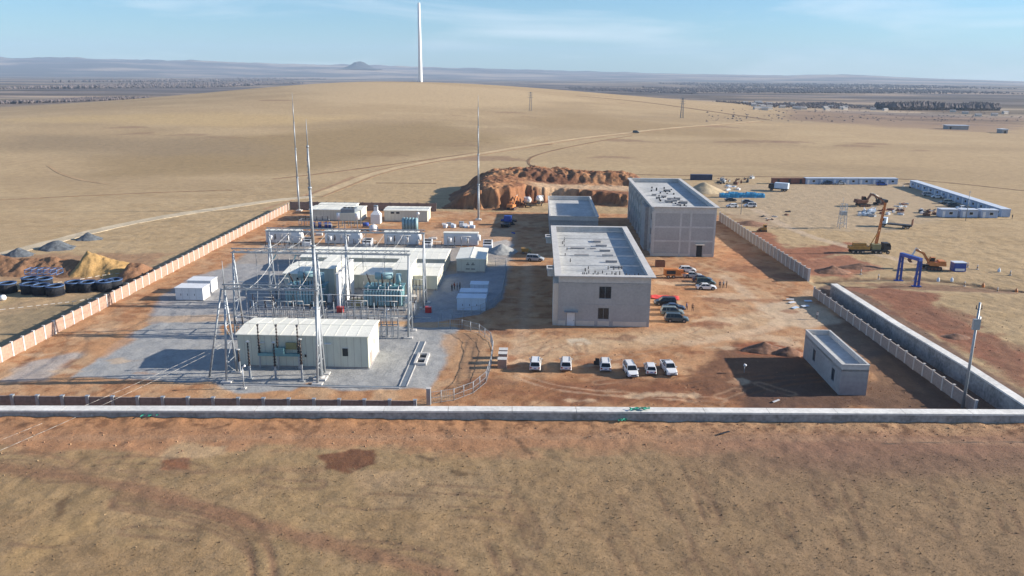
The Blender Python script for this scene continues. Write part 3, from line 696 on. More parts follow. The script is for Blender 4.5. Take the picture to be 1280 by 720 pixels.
parapet(t,0,Wd,0,Dp,9.0,10.4,1.35,.8)
for y in (5.5,38.):
    b=MB().box(-2.3,-.9,y,y+3.,9.9,10.28).box(-2.1,-.35,y+.3,y+2.7,8.6,9.9).build('roof_spout',M['concrete_light'],t)
    MB().box(-2.0,-1.0,y+.6,y+2.2,10.28,10.31).build('opening',M['dark_vent'],b)
for i in range(5):
    MB().box(.3,Wd-.3,9.5+i*9.2,9.62+i*9.2,10.02,10.14).build('roof_beam',M['concrete_light'],t)
rp=[(5.4+.9*i+random.uniform(-.2,.2),6+random.uniform(-1,1.6)) for i in range(13)]+[(4+random.uniform(0,10),random.uniform(2,12)) for _ in range(14)]+[(1.8,36),(2.2,38),(2.4,41),(2.1,33),(2.6,29),(2.,23),(2.9,17)]
for (x,y) in rp: MB().cyl((x,y,9),(x,y,9.45+random.random()*.35),.10,.10,6).build('roof_pipe',M['dark_steel'],t)
for (x,y,a,b,h) in ((6.3,1.6,2.2,1.4,.5),(12.5,2.2,1.5,1.4,.6),(10.5,17,3,.8,.7),(10.2,23,3,.6,.6),(10,28,3,.7,.6),(11,12.,3.2,.5,.5),(9.5,33.5,3.2,1.,.6),(4,23,4,.9,.5),(3.5,30.5,4,1.,.4),(8.,30.5,1.6,.8,.3),(9.4,38,2.0,2.4,.7)):
    a*=.8;h*=.6;b*=.8; MB().box(x,x+a,y,y+b,9,9+h).box(x-.04,x+a+.04,y-.04,y+b+.04,9+h,9+h+.06).build('roof_upstand',M['concrete'],t)
# --- three storey block
t=thing('concrete_building','three storey grey concrete building with a grid of pale bands, tallest on the site','building',31.8,215.4)
Wd,Dp=16.9,60.5
w_=MB(); dh=(12.1,13.7,0,3.3); wall_cells(w_,'x',0,.35,0,Wd,0,12.4,[dh])
lh=[(3+i*6.4,5.+i*6.4,z,z+1.9) for i in range(9) for z in (1.1,5.2,9.2)]
wall_cells(w_,'y',0,.35,.35,Dp,0,12.4,lh); w_.box(Wd-.35,Wd,.35,Dp,0,12.4).box(.35,Wd-.35,Dp-.35,Dp,0,12.4); w_.build('wall',M['block'],t)
for h in lh: side_window(t,*h,.12)
fr=MB()
for x in (0,7.2,9.9,16.4): fr.box(x,x+.5,-.07,0,0,12.4)
for z in (4.05,7.9): fr.box(.5,Wd-.5,-.055,-.003,z,z+.45)
fr.box(.5,Wd-.5,-.055,-.003,11.9,12.4)
for i in range(10): fr.box(-.35,0,.1+i*6.4,.6+i*6.4,0,12.4)
fr.build('concrete_frame',M['concrete_light'],t)
MB().box(.5,7.2,-.05,-.004,0,.8).box(7.7,9.9,-.05,-.004,0,.8).box(13.9,16.4,-.05,-.004,0,.8).build('plinth_panel',M['render_cream'],t)
MB().box(dh[0],dh[1],.15,.22,0,3.25).build('door',M['dark_vent'],t)
MB().box(11.7,14.1,-1,-.08,3.35,3.5).build('canopy',M['render_cream'],t)
parapet(t,0,Wd,0,Dp,12.4,13.75,1.1,.65)
MB().box(-1.2,0,8,16,0,12.2).build('stair_column',M['concrete'],t)
for i in range(34):
    x,y=random.uniform(3,11.5),random.uniform(4,46); h=random.uniform(.25,.6)
    MB().box(x,x+.4,y,y+.5,12.4,12.4+h).build('roof_pipe',M['dark_steel'],t)
for i in range(9):
    x,y=random.uniform(3,9.5),random.uniform(4,40); a=random.uniform(1,2.4); h=random.uniform(.3,.8)
    MB().box(x,x+a,y,y+.9,12.4,12.4+h).box(x-.08,x+a+.08,y-.08,y+.98,12.4+h,12.5+h).build('roof_upstand',M['concrete'],t)
# --- low one behind
t=thing('concrete_building','low flat roofed grey building behind the two storey block','building',4.2,240.8)
Wd,Dp=14.7,41
w_=MB(); wall_cells(w_,'x',0,.3,0,Wd,0,5.,[(5,6.5,1,3)]); w_.box(0,.3,.3,Dp,0,5).box(Wd-.3,Wd,.3,Dp,0,5).box(.3,Wd-.3,Dp-.3,Dp,0,5); w_.build('wall',M['concrete'],t)
window(t,'x',5,6.5,1,3,.06); parapet(t,0,Wd,0,Dp,5.0,6.4,.5,.2)
# --- hut at right
t=thing('block_hut','small grey block hut with recessed flat roof beside the right fence','hut',47.6,117.8)
Wd,Dp=4.2,17.4
w_=MB(); wall_cells(w_,'y',0,.25,0,Dp,0,4.25,[(2.6,3.9,1.1,3.2),(11.6,12.9,1.1,3.2)]); w_.box(.25,Wd,0,.25,0,4.25).box(Wd-.25,Wd,.25,Dp,0,4.25).box(.25,Wd-.25,Dp-.25,Dp,0,4.25)
w_.build('wall',M['concrete'],t)
side_window(t,2.6,3.9,1.1,3.2,.08); side_window(t,11.6,12.9,1.1,3.2,.08); parapet(t,0,Wd,0,Dp,4.25,5.1,.32,.06)
# --- prefab houses
def prefab(label,u,v,Wd,Dp,h,rise=.45,axis='x',name='prefab_house',cat='house',wallm='cream_wall',roofm='white_roof',vents=(),doors=(),over=.25,group=None,side_doors=()):
    t=thing(name,label,cat,u,v,0,0,group)
    MB().box(0,Wd,0,Dp,.12,h).build('wall',M[wallm],t)
    MB().box(-.15,Wd+.15,-.15,Dp+.15,-.1,.12).build('base',M['concrete'],t)
    g_=MB()
    for i in range(1,int(Wd/1.15)): g_.box(i*1.15-.02,i*1.15+.02,-.012,.0,.3,h-.1)
    for i in range(1,int(Dp/1.15)): g_.box(Wd,Wd+.012,i*1.15-.02,i*1.15+.02,.3,h-.1)
    g_.box(.05,Wd-.05,-.02,0,.14,.28); g_.build('panel_seam',M['grey_panel'],t)
    r=MB(); o=over
    if axis=='x': r.prism([(-o,h+.003),(Dp+o,h+.003),(Dp+o,h+.15),(Dp/2,h+.15+rise),(-o,h+.15)],'x',-o,Wd+o)
    else: r.prism([(-o,h+.003),(Wd+o,h+.003),(Wd+o,h+.15),(Wd/2,h+.15+rise),(-o,h+.15)],'y',-o,Dp+o)
    ro=r.build('roof',M[roofm],t)
    s=MB()
    if axis=='x':
        n=int(Wd/1.8)
        for i in range(1,n):
            x=i*Wd/n
            for sg in (0,1):
                s.beam((x,-o if sg==0 else Dp+o,h+.165),(x,Dp/2,h+.165+rise),.05,.04)
        s.beam((-o,Dp/2,h+.17+rise),(Wd+o,Dp/2,h+.17+rise),.25,.05)
    else: s.beam((Wd/2,-o,h+.17+rise),(Wd/2,Dp+o,h+.17+rise),.25,.05)
    s.build('seam',M['white_panel'] if roofm!='white_roof' else M['white_roof'],ro)
    for (x0,x1,z0,z1) in vents:
        f=MB().box(x0,x1,-.08,0,z0,z1).build('vent',M['dark_vent'],t)
        MB().box(x0-.06,x1+.06,-.1,-.02,z1,z1+.06).build('hood',M['white_panel'],f)
    for (x0,x1,z1) in doors:
        f=MB().box(x0,x1,-.05,0,.1,z1).build('door',M['grey_panel'],t); MB().box(x1-.25,x1-.15,-.09,-.05,1.,1.2).build('handle',M['dark_steel'],f)
    for (y0,y1,z0,z1) in side_doors:
        MB().box(Wd,Wd+.05,y0,y1,z0,z1).build('side_door',M['grey_panel'],t)
    return t
t=prefab('large cream prefab house with low white roof in the front of the substation','-' and -49.5,125.2,21.9,9.,5.6,.45,vents=((17.6,18.5,2.2,3.6),(10.3,10.7,1.9,2.5),(11.2,11.5,1.9,2.4)),side_doors=((1.5,3.,.1,2.4),(4.6,5.2,2.8,3.6)))
for x in (3.4,14.6): MB().box(x,x+1.2,-.35,0,4.3,4.42).build('wall_lamp_hood',M['white_panel'],t)
prefab('long white roofed prefab house at the back of the transformer yard',-58.6,193,36.2,12,3.3,.4,vents=((9,9.5,2,2.6),(25,25.5,2,2.6)))
prefab('cream prefab house behind the left transformer',-57.6,176,15.2,12,3.3,.5,vents=((3,3.4,2,2.5),))
prefab('cream prefab house behind the right transformer',-41.6,176,19.3,12,3.3,.5,side_doors=((2,4,.1,2.3),(6,7,1.4,2.2)))
prefab('tall narrow cream switch house left of the white firewall',-48,170,3.6,11.5,6.1,.25)
prefab('tall narrow cream switch house between the right transformer and the gate post',-31.2,170,3.4,11.5,6.1,.25)
t=thing('firewall','tall thin white concrete firewall between the two transformers','wall',-41.2,159.2)
MB().box(0,.6,0,13.4,0,7.6).build('wall_body',M['white_panel'],t); MB().box(-.08,.68,-.08,13.48,7.603,7.8).build('cap',M['cap'],t)
t=prefab('green grey container house with a two tone roof and a double door front',-19.6,193.4,7.0,12.6,3.35,.35,axis='y',wallm='cream_wall',roofm='white_roof')
dd=MB().box(2.,4.9,-.06,0,.1,2.9).build('double_door',M['cream_wall'],t)
for x in (2.4,3.7): MB().box(x,x+.8,-.09,-.062,1.9,2.1).box(x+.2,x+.6,-.09,-.062,2.3,2.5).box(x-.1,x+.9,-.09,-.062,.8,1.0).build('door_plate',M['dark_vent'],dd)
prefab('white container house at the back with the lattice mast behind its left end','' or -75.5,262,17.2,9,3.6,.3,name='container_house')
prefab('white container house with two small dark windows at the right of the back row',-50.6,262.5,14.4,8.3,3.6,.3,name='container_house',vents=((2.2,3.3,2.6,3.2),(4,5.1,2.6,3.2)))
prefab('long low white container house farthest back, against the dark fence',-76,275.5,13,4.5,3.1,.2,name='container_house')
# --- white cabinets on the left, ones on the pad tinted blue as painted shade
def cabinet(name,label,u,v,a,b,h,wm,rm,group):
    t=thing(name,label,'cabinet',u,v,0,0,group)
    MB().box(0,a,0,b,.15,h).build('body',M[wm],t); MB().box(-.1,a+.1,-.1,b+.1,0,.15).build('plinth',M['concrete'],t)
    MB().box(-.12,a+.12,-.12,b+.12,h+.003,h+.14).build('lid',M[rm],t)
    g=MB()
    for i in range(1,4): g.box(a*i/4-.02,a*i/4+.02,-.02,0,.3,h-.1)
    g.build('door_seam',M['galv'],t)
    for i in range(3): MB().box(a*(i+.75)/4,a*(i+.75)/4+.1,-.05,-.003,1.1,1.5).build('handle',M['dark_steel'],t)
    return t
cabinet('equipment_cabinet','nearer of the two white equipment cabinets left of the substation',-77.6,164.2,6.,3.7,2.7,'white_panel','white_panel','white cabinets by the left fence')
cabinet('equipment_cabinet','farther of the two white equipment cabinets left of the substation',-77.6,170.5,5.3,3.6,2.7,'white_panel','white_panel','white cabinets by the left fence')
cabinet('equipment_cabinet','front and largest of three cabinets tinted shade blue on the shaded pad',-16.2,159.9,5.9,3.3,2.7,'blue_white','blue_white','shade blue cabinets on the pad')
cabinet('equipment_cabinet','middle one of three cabinets tinted shade blue on the shaded pad',-16.1,165.5,5.7,2.9,2.5,'blue_white','blue_white','shade blue cabinets on the pad')
cabinet('equipment_cabinet','rearmost and smallest of three cabinets tinted shade blue on the shaded pad',-14.4,172.,3.9,2.8,2.5,'blue_white','blue_white','shade blue cabinets on the pad')
# ================================================================ gantries, masts
def aframe(mb,u,v,h,spread=2.3,w=.42,left=0):
    mb.cyl((u,v-spread,0),(u,v,h),w/2,w/2*.8,8); mb.cyl((u,v+spread,0),(u,v,h),w/2,w/2*.8,8)
    ks=(.0,.2,.4,.6,.8)
    for i,k in enumerate(ks):
        s=spread*(1-k); s2=spread*(.8-k)
        if k: mb.cyl((u,v-s,h*k),(u,v+s,h*k),.07,.07,5)
        q=1 if i%2 else -1; mb.cyl((u,v-s*q,h*k),(u,v+s2*q,h*(k+.2)),.06,.06,5)
def trussbeam(mb,x0,x1,y,z,wd=.9,hh=.7):
    n=max(4,int((x1-x0)/1.3)); c=[(y-wd/2,z),(y+wd/2,z),(y,z+hh)]
    for (a,b) in c: mb.beam((x0,a,b),(x1,a,b),.16)
    for i in range(n):
        xa=x0+(x1-x0)*i/n; xb=x0+(x1-x0)*(i+1)/n
        for j in range(3):
            p,q=c[j],c[(j+1)%3]
            if i%2: p,q=q,p
            mb.beam((xa,*p),(xb,*q),.07)
def insulator_string(mb,p,q,r=.11):
    p=Vector(p);q=Vector(q); n=9
    mb.cyl(p,q,.035,.035,5)
    for i in range(n):
        a=p.lerp(q,(i+.3)/n);b=p.lerp(q,(i+.6)/n); mb.cyl(a,b,r,r*.8,7)
def gantry(label,cols,v,x0,x1,h,strings,spike=None,braces=()):
    u0=x0; t=thing('steel_gantry',label,'gantry',x0,v)
    for c in cols:
        m=MB(); aframe(m,c-u0,0,h); f=m.build('column',M['galv'],t)
        for s in (-2.3,2.3): MB().box(c-u0-.8,c-u0+.8,s-.6,s+.6,0,.25).build('base_pad',M['concrete_light'],f)
    for b in braces:
        MB().cyl((b-u0,0,0),(b-u0+3.2,0,h),.19,.15,8).build('brace',M['galv'],t)
    m=MB(); trussbeam(m,0,x1-x0,0,h); m.build('beam',M['galv'],t)
    for s in strings:
        m=MB(); insulator_string(m,(s-u0,0,h),(s-u0,0,h-2.6)); m.cyl((s-u0,0,h-2.6),(s-u0,0,h-5.2),.03,.03,4); m.build('hanging_insulator',M['grey_insulator'],t)
    if spike: MB().cyl((spike-u0,0,h),(spike-u0,0,h+4.5),.1,.04,6).build('lightning_spike',M['galv'],t)
    return t
gantry('front lattice beam gantry standing over the front switchgear, lowest in the photo',(-48.9,-34.3),120.2,-49.2,-33.9,14.9,(-45.5,-41.5,-37.5),-48.9,(-52.6,))
gantry('middle lattice beam gantry spanning above the two transformers',(-56.3,-40.5,-23.5),143.8,-56.6,-23.2,15.5,(-52,-48,-44,-36,-32,-28))
gantry('rear lattice beam gantry in front of the prefab houses',(-56.,-39.8,-23.4),163.3,-56.4,-23.1,15.7,(-51.5,-47.5,-43.5,-35.5,-31.5,-27.5))
# conductors between gantries
for i,(a,b) in enumerate(((-45.5,-48.2),(-41.5,-44.4),(-37.5,-40.7))):
    t=thing('overhead_conductor','sagging overhead conductor with an insulator string strung from the front gantry to the middle gantry','wire',a,120.2,14.7,0,'conductors between the front and middle gantries')
    m=MB(); pts=[]
    for k in range(11):
        f=k/10; pts.append((f*(b-a),f*23.4,-1.8*4*f*(1-f)*.5+f*.5))
    m.tube(pts[1:-1],.045,5); m.build('conductor',M['wire'],t)
    m=MB(); insulator_string(m,pts[0],pts[1],.14); m.build('insulator_string',M['teal_light'],t); m=MB(); insulator_string(m,pts[-2],pts[-1],.14); m.build('insulator_string',M['teal_light'],t)
for i,s in enumerate((-52,-48,-44,-36,-32,-28)):
    t=tag(MB().tube([(0,0,0),(.1,5,-.7),(.3,12,-.9),(.5,19.4,0)],.035,5).build('overhead_conductor',M['wire']),'thin overhead conductor strung between the middle and rear gantries','wire','conductors between the middle and rear gantries')
    x,y=uv2xy(s,143.9); t.location=(x,y,15.6); t.rotation_euler=(0,0,-PSI)
def mast(label,u,v,h=41.2,z=0,r=.36):
    t=thing('lightning_mast',label,'mast',u,v,z)
    m=MB(); segs=[(0,.0),(12,.1),(22,.18),(31,.3)]
    zz=[0,12,22,31,h-4-z]; rr=[r,r*.82,r*.62,r*.45,r*.3]
    for i in range(4):
        m.cyl((0,0,zz[i]),(0,0,zz[i+1]),rr[i],rr[i+1]*1.05,10); m.cyl((0,0,zz[i+1]-.15),(0,0,zz[i+1]+.15),rr[i+1]*1.6,rr[i+1]*1.6,10)
    m.build('pole',M['galv'],t)
    MB().cyl((0,0,h-4-z),(0,0,h-z),.09,.03,6).build('tip',M['galv'],t)
    MB().box(-1,1,-1,1,0,.35).cyl((0,0,.35),(0,0,.6),.7,.6,10).build('base_pad',M['concrete_light'],t)
    lad=MB()
    for k in range(int((h-6)/.9)): lad.box(-.18,.18,-r-.12,-r-.04,k*.9+1,k*.9+1.1)
    lad.build('climbing_rung',M['dark_galv'],t); return t
mast('tall tapered lightning mast beside the front gantry, nearest of the three masts',-34.4,120.2,41.2,0,.42)
mast('tall lightning mast at the back left corner beside the dark fence',-84.6,283.-2.4)
mast('tall lightning mast behind the substation in front of the spoil mound',-19.5,267.4)
def leanpost(name,label,u,v,h,r=.12,arm=True):
    t=thing(name,label,'post',u,v)
    MB().cyl((0,0,0),(0,0,h),r,r*.7,8).build('pole',M['galv'],t); MB().box(-.35,.35,-.35,.35,0,.25).build('base_pad',M['concrete_light'],t)
    if arm: MB().cyl((0,0,h),(.5,-.1,h+.3),.12,.16,8).build('lamp_head',M['white_panel'],t)
    return t
# ================================================================ transformers and switchgear
def bushing(mb,p,q,r=.2,mi=0):
    p=Vector(p);q=Vector(q); n=8; mb.cyl(p,q,r*.5,r*.35,8,mi)
    for i in range(n): a=p.lerp(q,(i+.2)/n);b=p.lerp(q,(i+.7)/n); k=1-.4*i/n; mb.cyl(a,b,r*k,r*k*.7,9,mi)
def transformer(label,u,v):
    t=thing('power_transformer',label,'transformer',u,v,0,0,'power transformers')
    MB().box(-1,9.2,-1,6,0,.25).build('foundation',M['concrete'],t)
    MB().box(.2,8,1.3,4.6,.6,4.3).box(.0,8.2,1.1,4.8,4.303,4.5).box(0,8.2,1.2,4.7,.25,.6).build('tank',M['teal'],t)
    for i in range(13):
        x=.05+i*.62; m=MB().box(x,x+.46,0,1.2,.75,3.75); m.cyl((x+.23,.1,3.75),(x+.23,1.3,3.95),.09,.09,6); m.build('radiator',M['teal_light'],t)
    for i in range(7):
        x=.3+i*1.15; MB().box(x,x+.5,4.85,5.7,.75,3.7).build('radiator',M['teal_light'],t)
    c=MB().cyl((1.9,3.9,6.2),(5.6,3.9,6.2),.75,.75,16).box(2.4,2.6,3.7,4.1,4.5,5.6).box(4.9,5.1,3.7,4.1,4.5,5.6).build('conservator',M['teal_light'],t)
    MB().cyl((6.9,3.8,4.5),(6.9,3.8,6.7),.55,.55,14).build('oil_vessel',M['teal_light'],t)
    for (x,dx) in ((1.1,-1.1),(3.7,-.1),(6.1,.2)):
        b=MB(); b.cyl((x,2.3,4.5),(x,2.3,5.0),.3,.3,10); b.build('turret',M['teal'],t)
        b=MB(); bushing(b,(x,2.3,5.0),(x+dx*.6,2.0,7.1),.26); b.build('high_voltage_bushing',M['insulator'],t)
    for x in (2.2,2.9,4.6,5.3,7.4):
        b=MB(); bushing(b,(x,1.6,4.5),(x,1.5,5.6),.14); b.build('low_voltage_bushing',M['insulator'],t)
    p=MB()
    for x in (.9,3.1,5.2,7.3): p.tube([(x,.4,3.95),(x,.9,4.7),(x+.4,1.9,4.7)],.07)
    p.tube([(-.2,.3,4.1),(8.5,.3,4.1)],.08); p.build('oil_pipe',M['white_panel'],t)
    MB().box(8.5,9.1,1.5,2.8,.8,2.4).build('control_box',M['white_panel'],t)
    return t
T=transformer('teal transformer right of the white firewall, fully lit',-35.9,160.3)
dup(T,-52.4,160.3,0,'teal transformer left of the white firewall, half in shade behind the nearest tall mast')
def frame_stand(name,label,u,v,w,d,h,n=2,ins=1.2,r=.16,group=None,insm='grey_insulator',cat='switchgear',top=True):
    t=thing(name,label,cat,u,v,0,0,group)
    m=MB()
    for i in range(n+1):
        x=w*i/n
        for y in ((0,d) if d>.3 else (0,)): m.beam((x,y,0),(x,y,h),.14)
    m.beam((0,0,h),(w,0,h),.16); 
    if d>.3: m.beam((0,d,h),(w,d,h),.16); m.beam((0,0,h),(0,d,h),.14); m.beam((w,0,h),(w,d,h),.14)
    m.beam((0,0,.3),(w/n,0,h*.9),.07); m.build('frame',M['galv'],t)
    k=n+1
    for i in range(k):
        x=w*i/n
        b=MB(); bushing(b,(x,d/2,h),(x,d/2,h+ins),r); b.build('insulator',M[insm],t)
    if top: MB().tube([(0,d/2,h+ins),(w,d/2,h+ins)],.06).build('busbar',M['wire'],t)
    return t
# front circuit breaker with three poles
u0,v0=U(328,462); t=thing('circuit_breaker','dark three pole circuit breaker on a teal beam in front of the large cream house','switchgear',u0,v0+.6)
uu=[U(328,458)[0]-u0,U(351,458)[0]-u0,U(377,458)[0]-u0]
MB().box(uu[0]-.2,uu[2]+.3,-.3,.3,2.3,2.75).box(uu[1]-.7,uu[1]+1.2,-.5,.5,2.75,3.7).build('drive_beam',M['teal'],t)
f=MB()
for x in uu: f.beam((x,0,0),(x,0,2.3),.22)
f.build('support',M['galv'],t)
for x in uu:
    b=MB(); bushing(b,(x,0,2.75),(x,0,7.3),.24); b.cyl((x,0,7.3),(x,0,7.7),.1,.25,8); b.build('pole_column',M['insulator'],t)
MB().box(uu[1]+1.3,uu[1]+3.1,.35,.45,3.3,4.5).build('control_panel',M['olive'],t)
for px,py,h,ins,lab in ((300,466,2.0,2.0,'shortest and leftmost dark surge arrester in front of the large cream house'),(313,473,2.2,4.0,'second dark surge arrester from the left in front of the large cream house'),(345,474,2.2,4.0,'third dark surge arrester from the left beside the three pole breaker'),(378,476,2.8,4.2,'rightmost dark surge arrester, closest to the foot of the nearest mast')):
    u,v=U(px,py); t=thing('surge_arrester',lab,'switchgear',u,v,0,0,'arresters in front of the cream house')
    MB().box(-.14,.14,-.14,.14,0,h).box(-.4,.4,-.4,.4,0,.12).build('support',M['galv'],t); b=MB(); bushing(b,(0,0,h),(0,0,h+ins),.24); b.build('insulator',M['insulator'],t)
    MB().cyl((0,0,h+ins),(0,0,h+ins+.12),.3,.3,10).build('cap',M['wire'],t)
u,v=U(305,486); leanpost('lamp_post','short white yard lamp post in front of the circuit breaker',u,v,3.6)
u,v=U(484,421); leanpost('lamp_post','short lamp post on the orange strip right of the large cream house',u,v,5.2)
u,v=U(530,387); leanpost('service_post','thin galvanised post in front of the green grey container house',u,v,8.,.1,False)
for (px,py,w_,d_,h_,lab) in ((432,391,3.4,1.6,2.2,'earthing switch frame with olive gear right of the firewall foot'),(505,391,2.4,1.4,2.4,'tall disconnector frame right of the lit teal transformer'),(318,392,4.,1.6,2.,'disconnector frame left of the shaded teal transformer'),(345,398,3.2,1.6,2.,'disconnector frame in front of the shaded teal transformer'),(372,402,2.4,1.4,2.,'small insulator frame just left of the nearest mast behind the cream house')):
    u,v=U(px,py); frame_stand('disconnector_frame',lab,u,v,w_,d_,h_,2,1.3,.14,insm='insulator')
u,v=U(436,390)
t=thing('earthing_unit','olive coloured coil unit at the foot of the white firewall','switchgear',u,v+2.4); MB().box(0,2.4,0,1.4,.3,1.9).build('coil_body',M['olive'],t); m=MB()
for x in (.4,1.2,2.): bushing(m,(x,.7,1.9),(x,.7,2.9),.13)
m.build('insulator',M['insulator'],t)
for (px,py,lab) in ((424.5,391,'red fire sand box at the foot of the white firewall'),(535,391,'red fire box on the shaded concrete right of the lit transformer')):
    u,v=U(px,py); t=thing('fire_box',lab,'box',u-.6,v); MB().box(0,1.3,0,.9,0,1.1).build('body',M['paint_red'],t); MB().box(-.05,1.35,-.05,.95,1.103,1.2).build('lid',M['paint_red'],t)
for (x,y,w_) in ((-60,148,0),(-46,148,0),(-32,148,0)): pass
# row of filter reactor bays behind the long house
def bay():
    t=thing('reactor_bay','x','switchgear',-78,222.5)
    MB().box(0,9.8,2.4,4.4,.2,3.6).build('housing',M['white_panel'],t); MB().box(-.15,9.95,2.25,4.55,3.603,3.8).build('roof',M['white_roof'],t)
    m=MB(); m.cyl((9.8,3.4,2.2),(10.5,3.4,2.2),1.1,.8,14); m.build('end_cap',M['white_panel'],t)
    for i in range(4):
        x=1.4+i*1.9; f=MB().beam((x,0,0),(x,0,1.5),.12).beam((x,1.2,0),(x,1.2,1.5),.12).beam((x,0,1.5),(x,1.2,1.5),.12)
        s=f.build('stand',M['galv'],t)
        b=MB(); bushing(b,(x,.1,1.5),(x,.1,3.1),.2); bushing(b,(x,1.1,1.5),(x,1.1,3.1),.2); b.build('insulator',M['insulator' if i%2 else 'grey_insulator'],s)
    for x in (2.,6.8): MB().cyl((x,.9,1.2),(x,.9,2.6),.42,.42,12).build('reactor_coil',M['white_panel'],t)
    MB().tube([(1.,.6,3.15),(8,.6,3.15)],.06).build('busbar',M['wire'],t)
    return t
B=bay(); labs=['leftmost reactor bay','second reactor bay from the left','third reactor bay from the left','rightmost reactor bay']
for i,l in enumerate(labs):
    lb=l+' in the white row behind the long prefab house'; g='reactor bays in a row'
    if i==0: B['label']=lb; B['group']=g
    else: dup(B,-78+17.2*i,222.5,0,lb,0,g)
pt=thing('cooling_unit','x','cooling unit',-66.5,221)
MB().prism([(0,0),(3.4,0),(3.4,2.),(2.8,2.2),(0,1.1)],'x',0,2.6).build('housing',M['white_panel'],pt)
for y in (.5,1.7): MB().prism([(y,1.1+ (y/2.8)*1.1+.02),(y+.8,1.1+((y+.8)/2.8)*1.1+.02),(y+.8,1.1+((y+.8)/2.8)*1.1+.09),(y,1.1+(y/2.8)*1.1+.09)],'x',.3,2.3).build('vent',M['dark_vent'],pt)
for i,l in enumerate(('leftmost','second from left','third from left','rightmost')):
    lb='small slanted white cooling unit with dark vents, '+l+' in the reactor row'; g='cooling units in the reactor row'
    if i==0: pt['label']=lb; pt['group']=g
    else: dup(pt,-66.5+17.2*i,221,0,lb,0,g)
frame_stand('insulator_rack','low insulator rack at the left end behind the rear gantry',-74,212,7,1.6,1.8,4,1.4,.16,insm='insulator')
frame_stand('insulator_rack','low insulator rack behind the long white roofed house, near its middle',-52,215,8,1.6,1.6,4,1.4,.16,insm='insulator')
frame_stand('insulator_rack','low insulator rack behind the long white roofed house, near its right end',-33,215,7,1.6,1.6,4,1.4,.16,insm='insulator')
frame_stand('insulator_rack','dark blue capacitor rack left of the square tank tower',-76,251,9,3,2.,5,1.2,.2,insm='insulator')
# back row: tank tower, pagoda, blue tanks
t=thing('tank_tower','cream square tank tower on legs with a dark fan box on top','tank',-62.6,248.5)
for x in (0,2,4,6): 
    for y in (0,5): MB().beam((x,y,0),(x,y,2.6),.22).build('leg',M['galv'],t)
MB().beam((0,0,.2),(2,0,2.4),.1).build('brace',M['galv'],t); MB().beam((4,0,.2),(6,0,2.4),.1).build('brace',M['galv'],t)
MB().box(.2,5.8,0,5,2.6,5.0).build('tank_body',M['cream_wall'],t)
for x in (.1,5.9): MB().cyl((x,.6,2.9),(x,.6,4.9),.75,.75,14).build('round_tank',M['white_panel'],t)
MB().box(.8,5.2,.4,4.6,5.003,6.2).build('fan_box',M['dark_galv'],t)
for x in (1.4,2.7,3.9): MB().cyl((x+.3,2.4,6.2),(x+.3,2.4,6.5),.5,.5,12).build('fan_ring',M['dark_vent'],t)
t=thing('stacked_vessel','white bottle shaped vessel with a square foot between the two back containers','tank',-54.2,257.5)
MB().box(0,3.1,0,3.1,0,3.0).add([(0,0,3.002),(3.1,0,3.002),(3.1,3.1,3.002),(0,3.1,3.002),(1,1,4.3),(2.1,1,4.3),(2.1,2.1,4.3),(1,2.1,4.3)],[(0,1,5,4),(1,2,6,5),(2,3,7,6),(3,0,4,7),(4,5,6,7)]).build('base_box',M['white_panel'],t)
MB().box(.95,2.15,.95,2.15,4.3,5.5).build('neck',M['white_panel'],t); MB().cyl((1.55,1.55,5.5),(1.55,1.55,5.9),.75,.75,10).build('cap',M['dark_galv'],t)
t=thing('round_dome','small round white dome at the foot of the bottle shaped vessel','dome',*U(467,288)); MB().lathe(0,0,[(0.01,1.9),(.8,1.75),(1.3,1.2),(1.4,.4),(1.3,0)],14).build('shell',M['white_panel'],t); MB().cyl((0,0,1.8),(0,0,2.2),.2,.2,8).build('hatch',M['galv'],t)
t=thing('tank_bank','bank of blue grey upright cylinders in front of the back right container','tank',-42.2,247)
for i in range(5):
    for j in range(2): MB().cyl((.5+i*1.0,j*1.1,.2),(.5+i*1.0,j*1.1,3.7),.46,.46,12).cyl((.5+i,j*1.1,3.7),(.5+i,j*1.1,3.95),.46,.2,12).build('cylinder',M['teal_light'],t)
MB().box(0,5,-.6,1.8,0,.2).build('skid',M['galv'],t)
u,v=U(521,288); leanpost('ball_lamp','white ball lamp post beside the blue grey cylinders',u+.5,v,5.,.08,False); t=D.objects[[o.name for o in D.objects if o.name.startswith('ball_lamp')][-1]]
MB().lathe(0,0,[(.01,5.9),(.4,5.7),(.5,5.4),(.4,5.1),(.01,4.9)],10).build('globe',M['white_panel'],t)
t=thing('pump_skid','dark blue pump skid with pipes left of the tank tower','pump',-71.5,247)
MB().box(0,7,0,2,0,.3).build('skid',M['dark_steel'],t)
for x in (1,3,5,6.2): MB().cyl((x,1,.3),(x,1,2.),.5,.5,10).build('pump',M['blue_steel'],t)
MB().tube([(0,.3,1.6),(7,.3,1.6),(7,.3,.3)],.12).build('pipe',M['galv'],t)
t=thing('pump_skid','small blue pump skid right of the tank tower','pump',-55.7,250.5)
MB().box(0,2.4,0,1.6,0,.2).build('skid',M['dark_steel'],t); MB().cyl((.3,.8,1.),(2.1,.8,1.),.6,.6,12).build('pump',M['blue_steel'],t)
for i in range(16):
    u,v=random.uniform(-31.5,-21),random.uniform(252,257); px=('white_panel','white_panel','blue_white','galv')[i%4]
    tt=MB(); a=random.uniform(.7,1.7); b=random.uniform(.6,1.2); h=random.uniform(.4,1.3); tt.box(0,a,0,b,0,h).box(-.04,a+.04,-.04,b+.04,h+.002,h+.05)
    o=tt.build('supply_crate',M[px]); tag(o,'pale supply crate in the scattered boxes at the foot of the mast behind the substation','crate','scattered white boxes'); x,y=uv2xy(u,v); o.location=(x,y,-.02); o.rotation_euler=(0,0,random.uniform(-.6,.6))
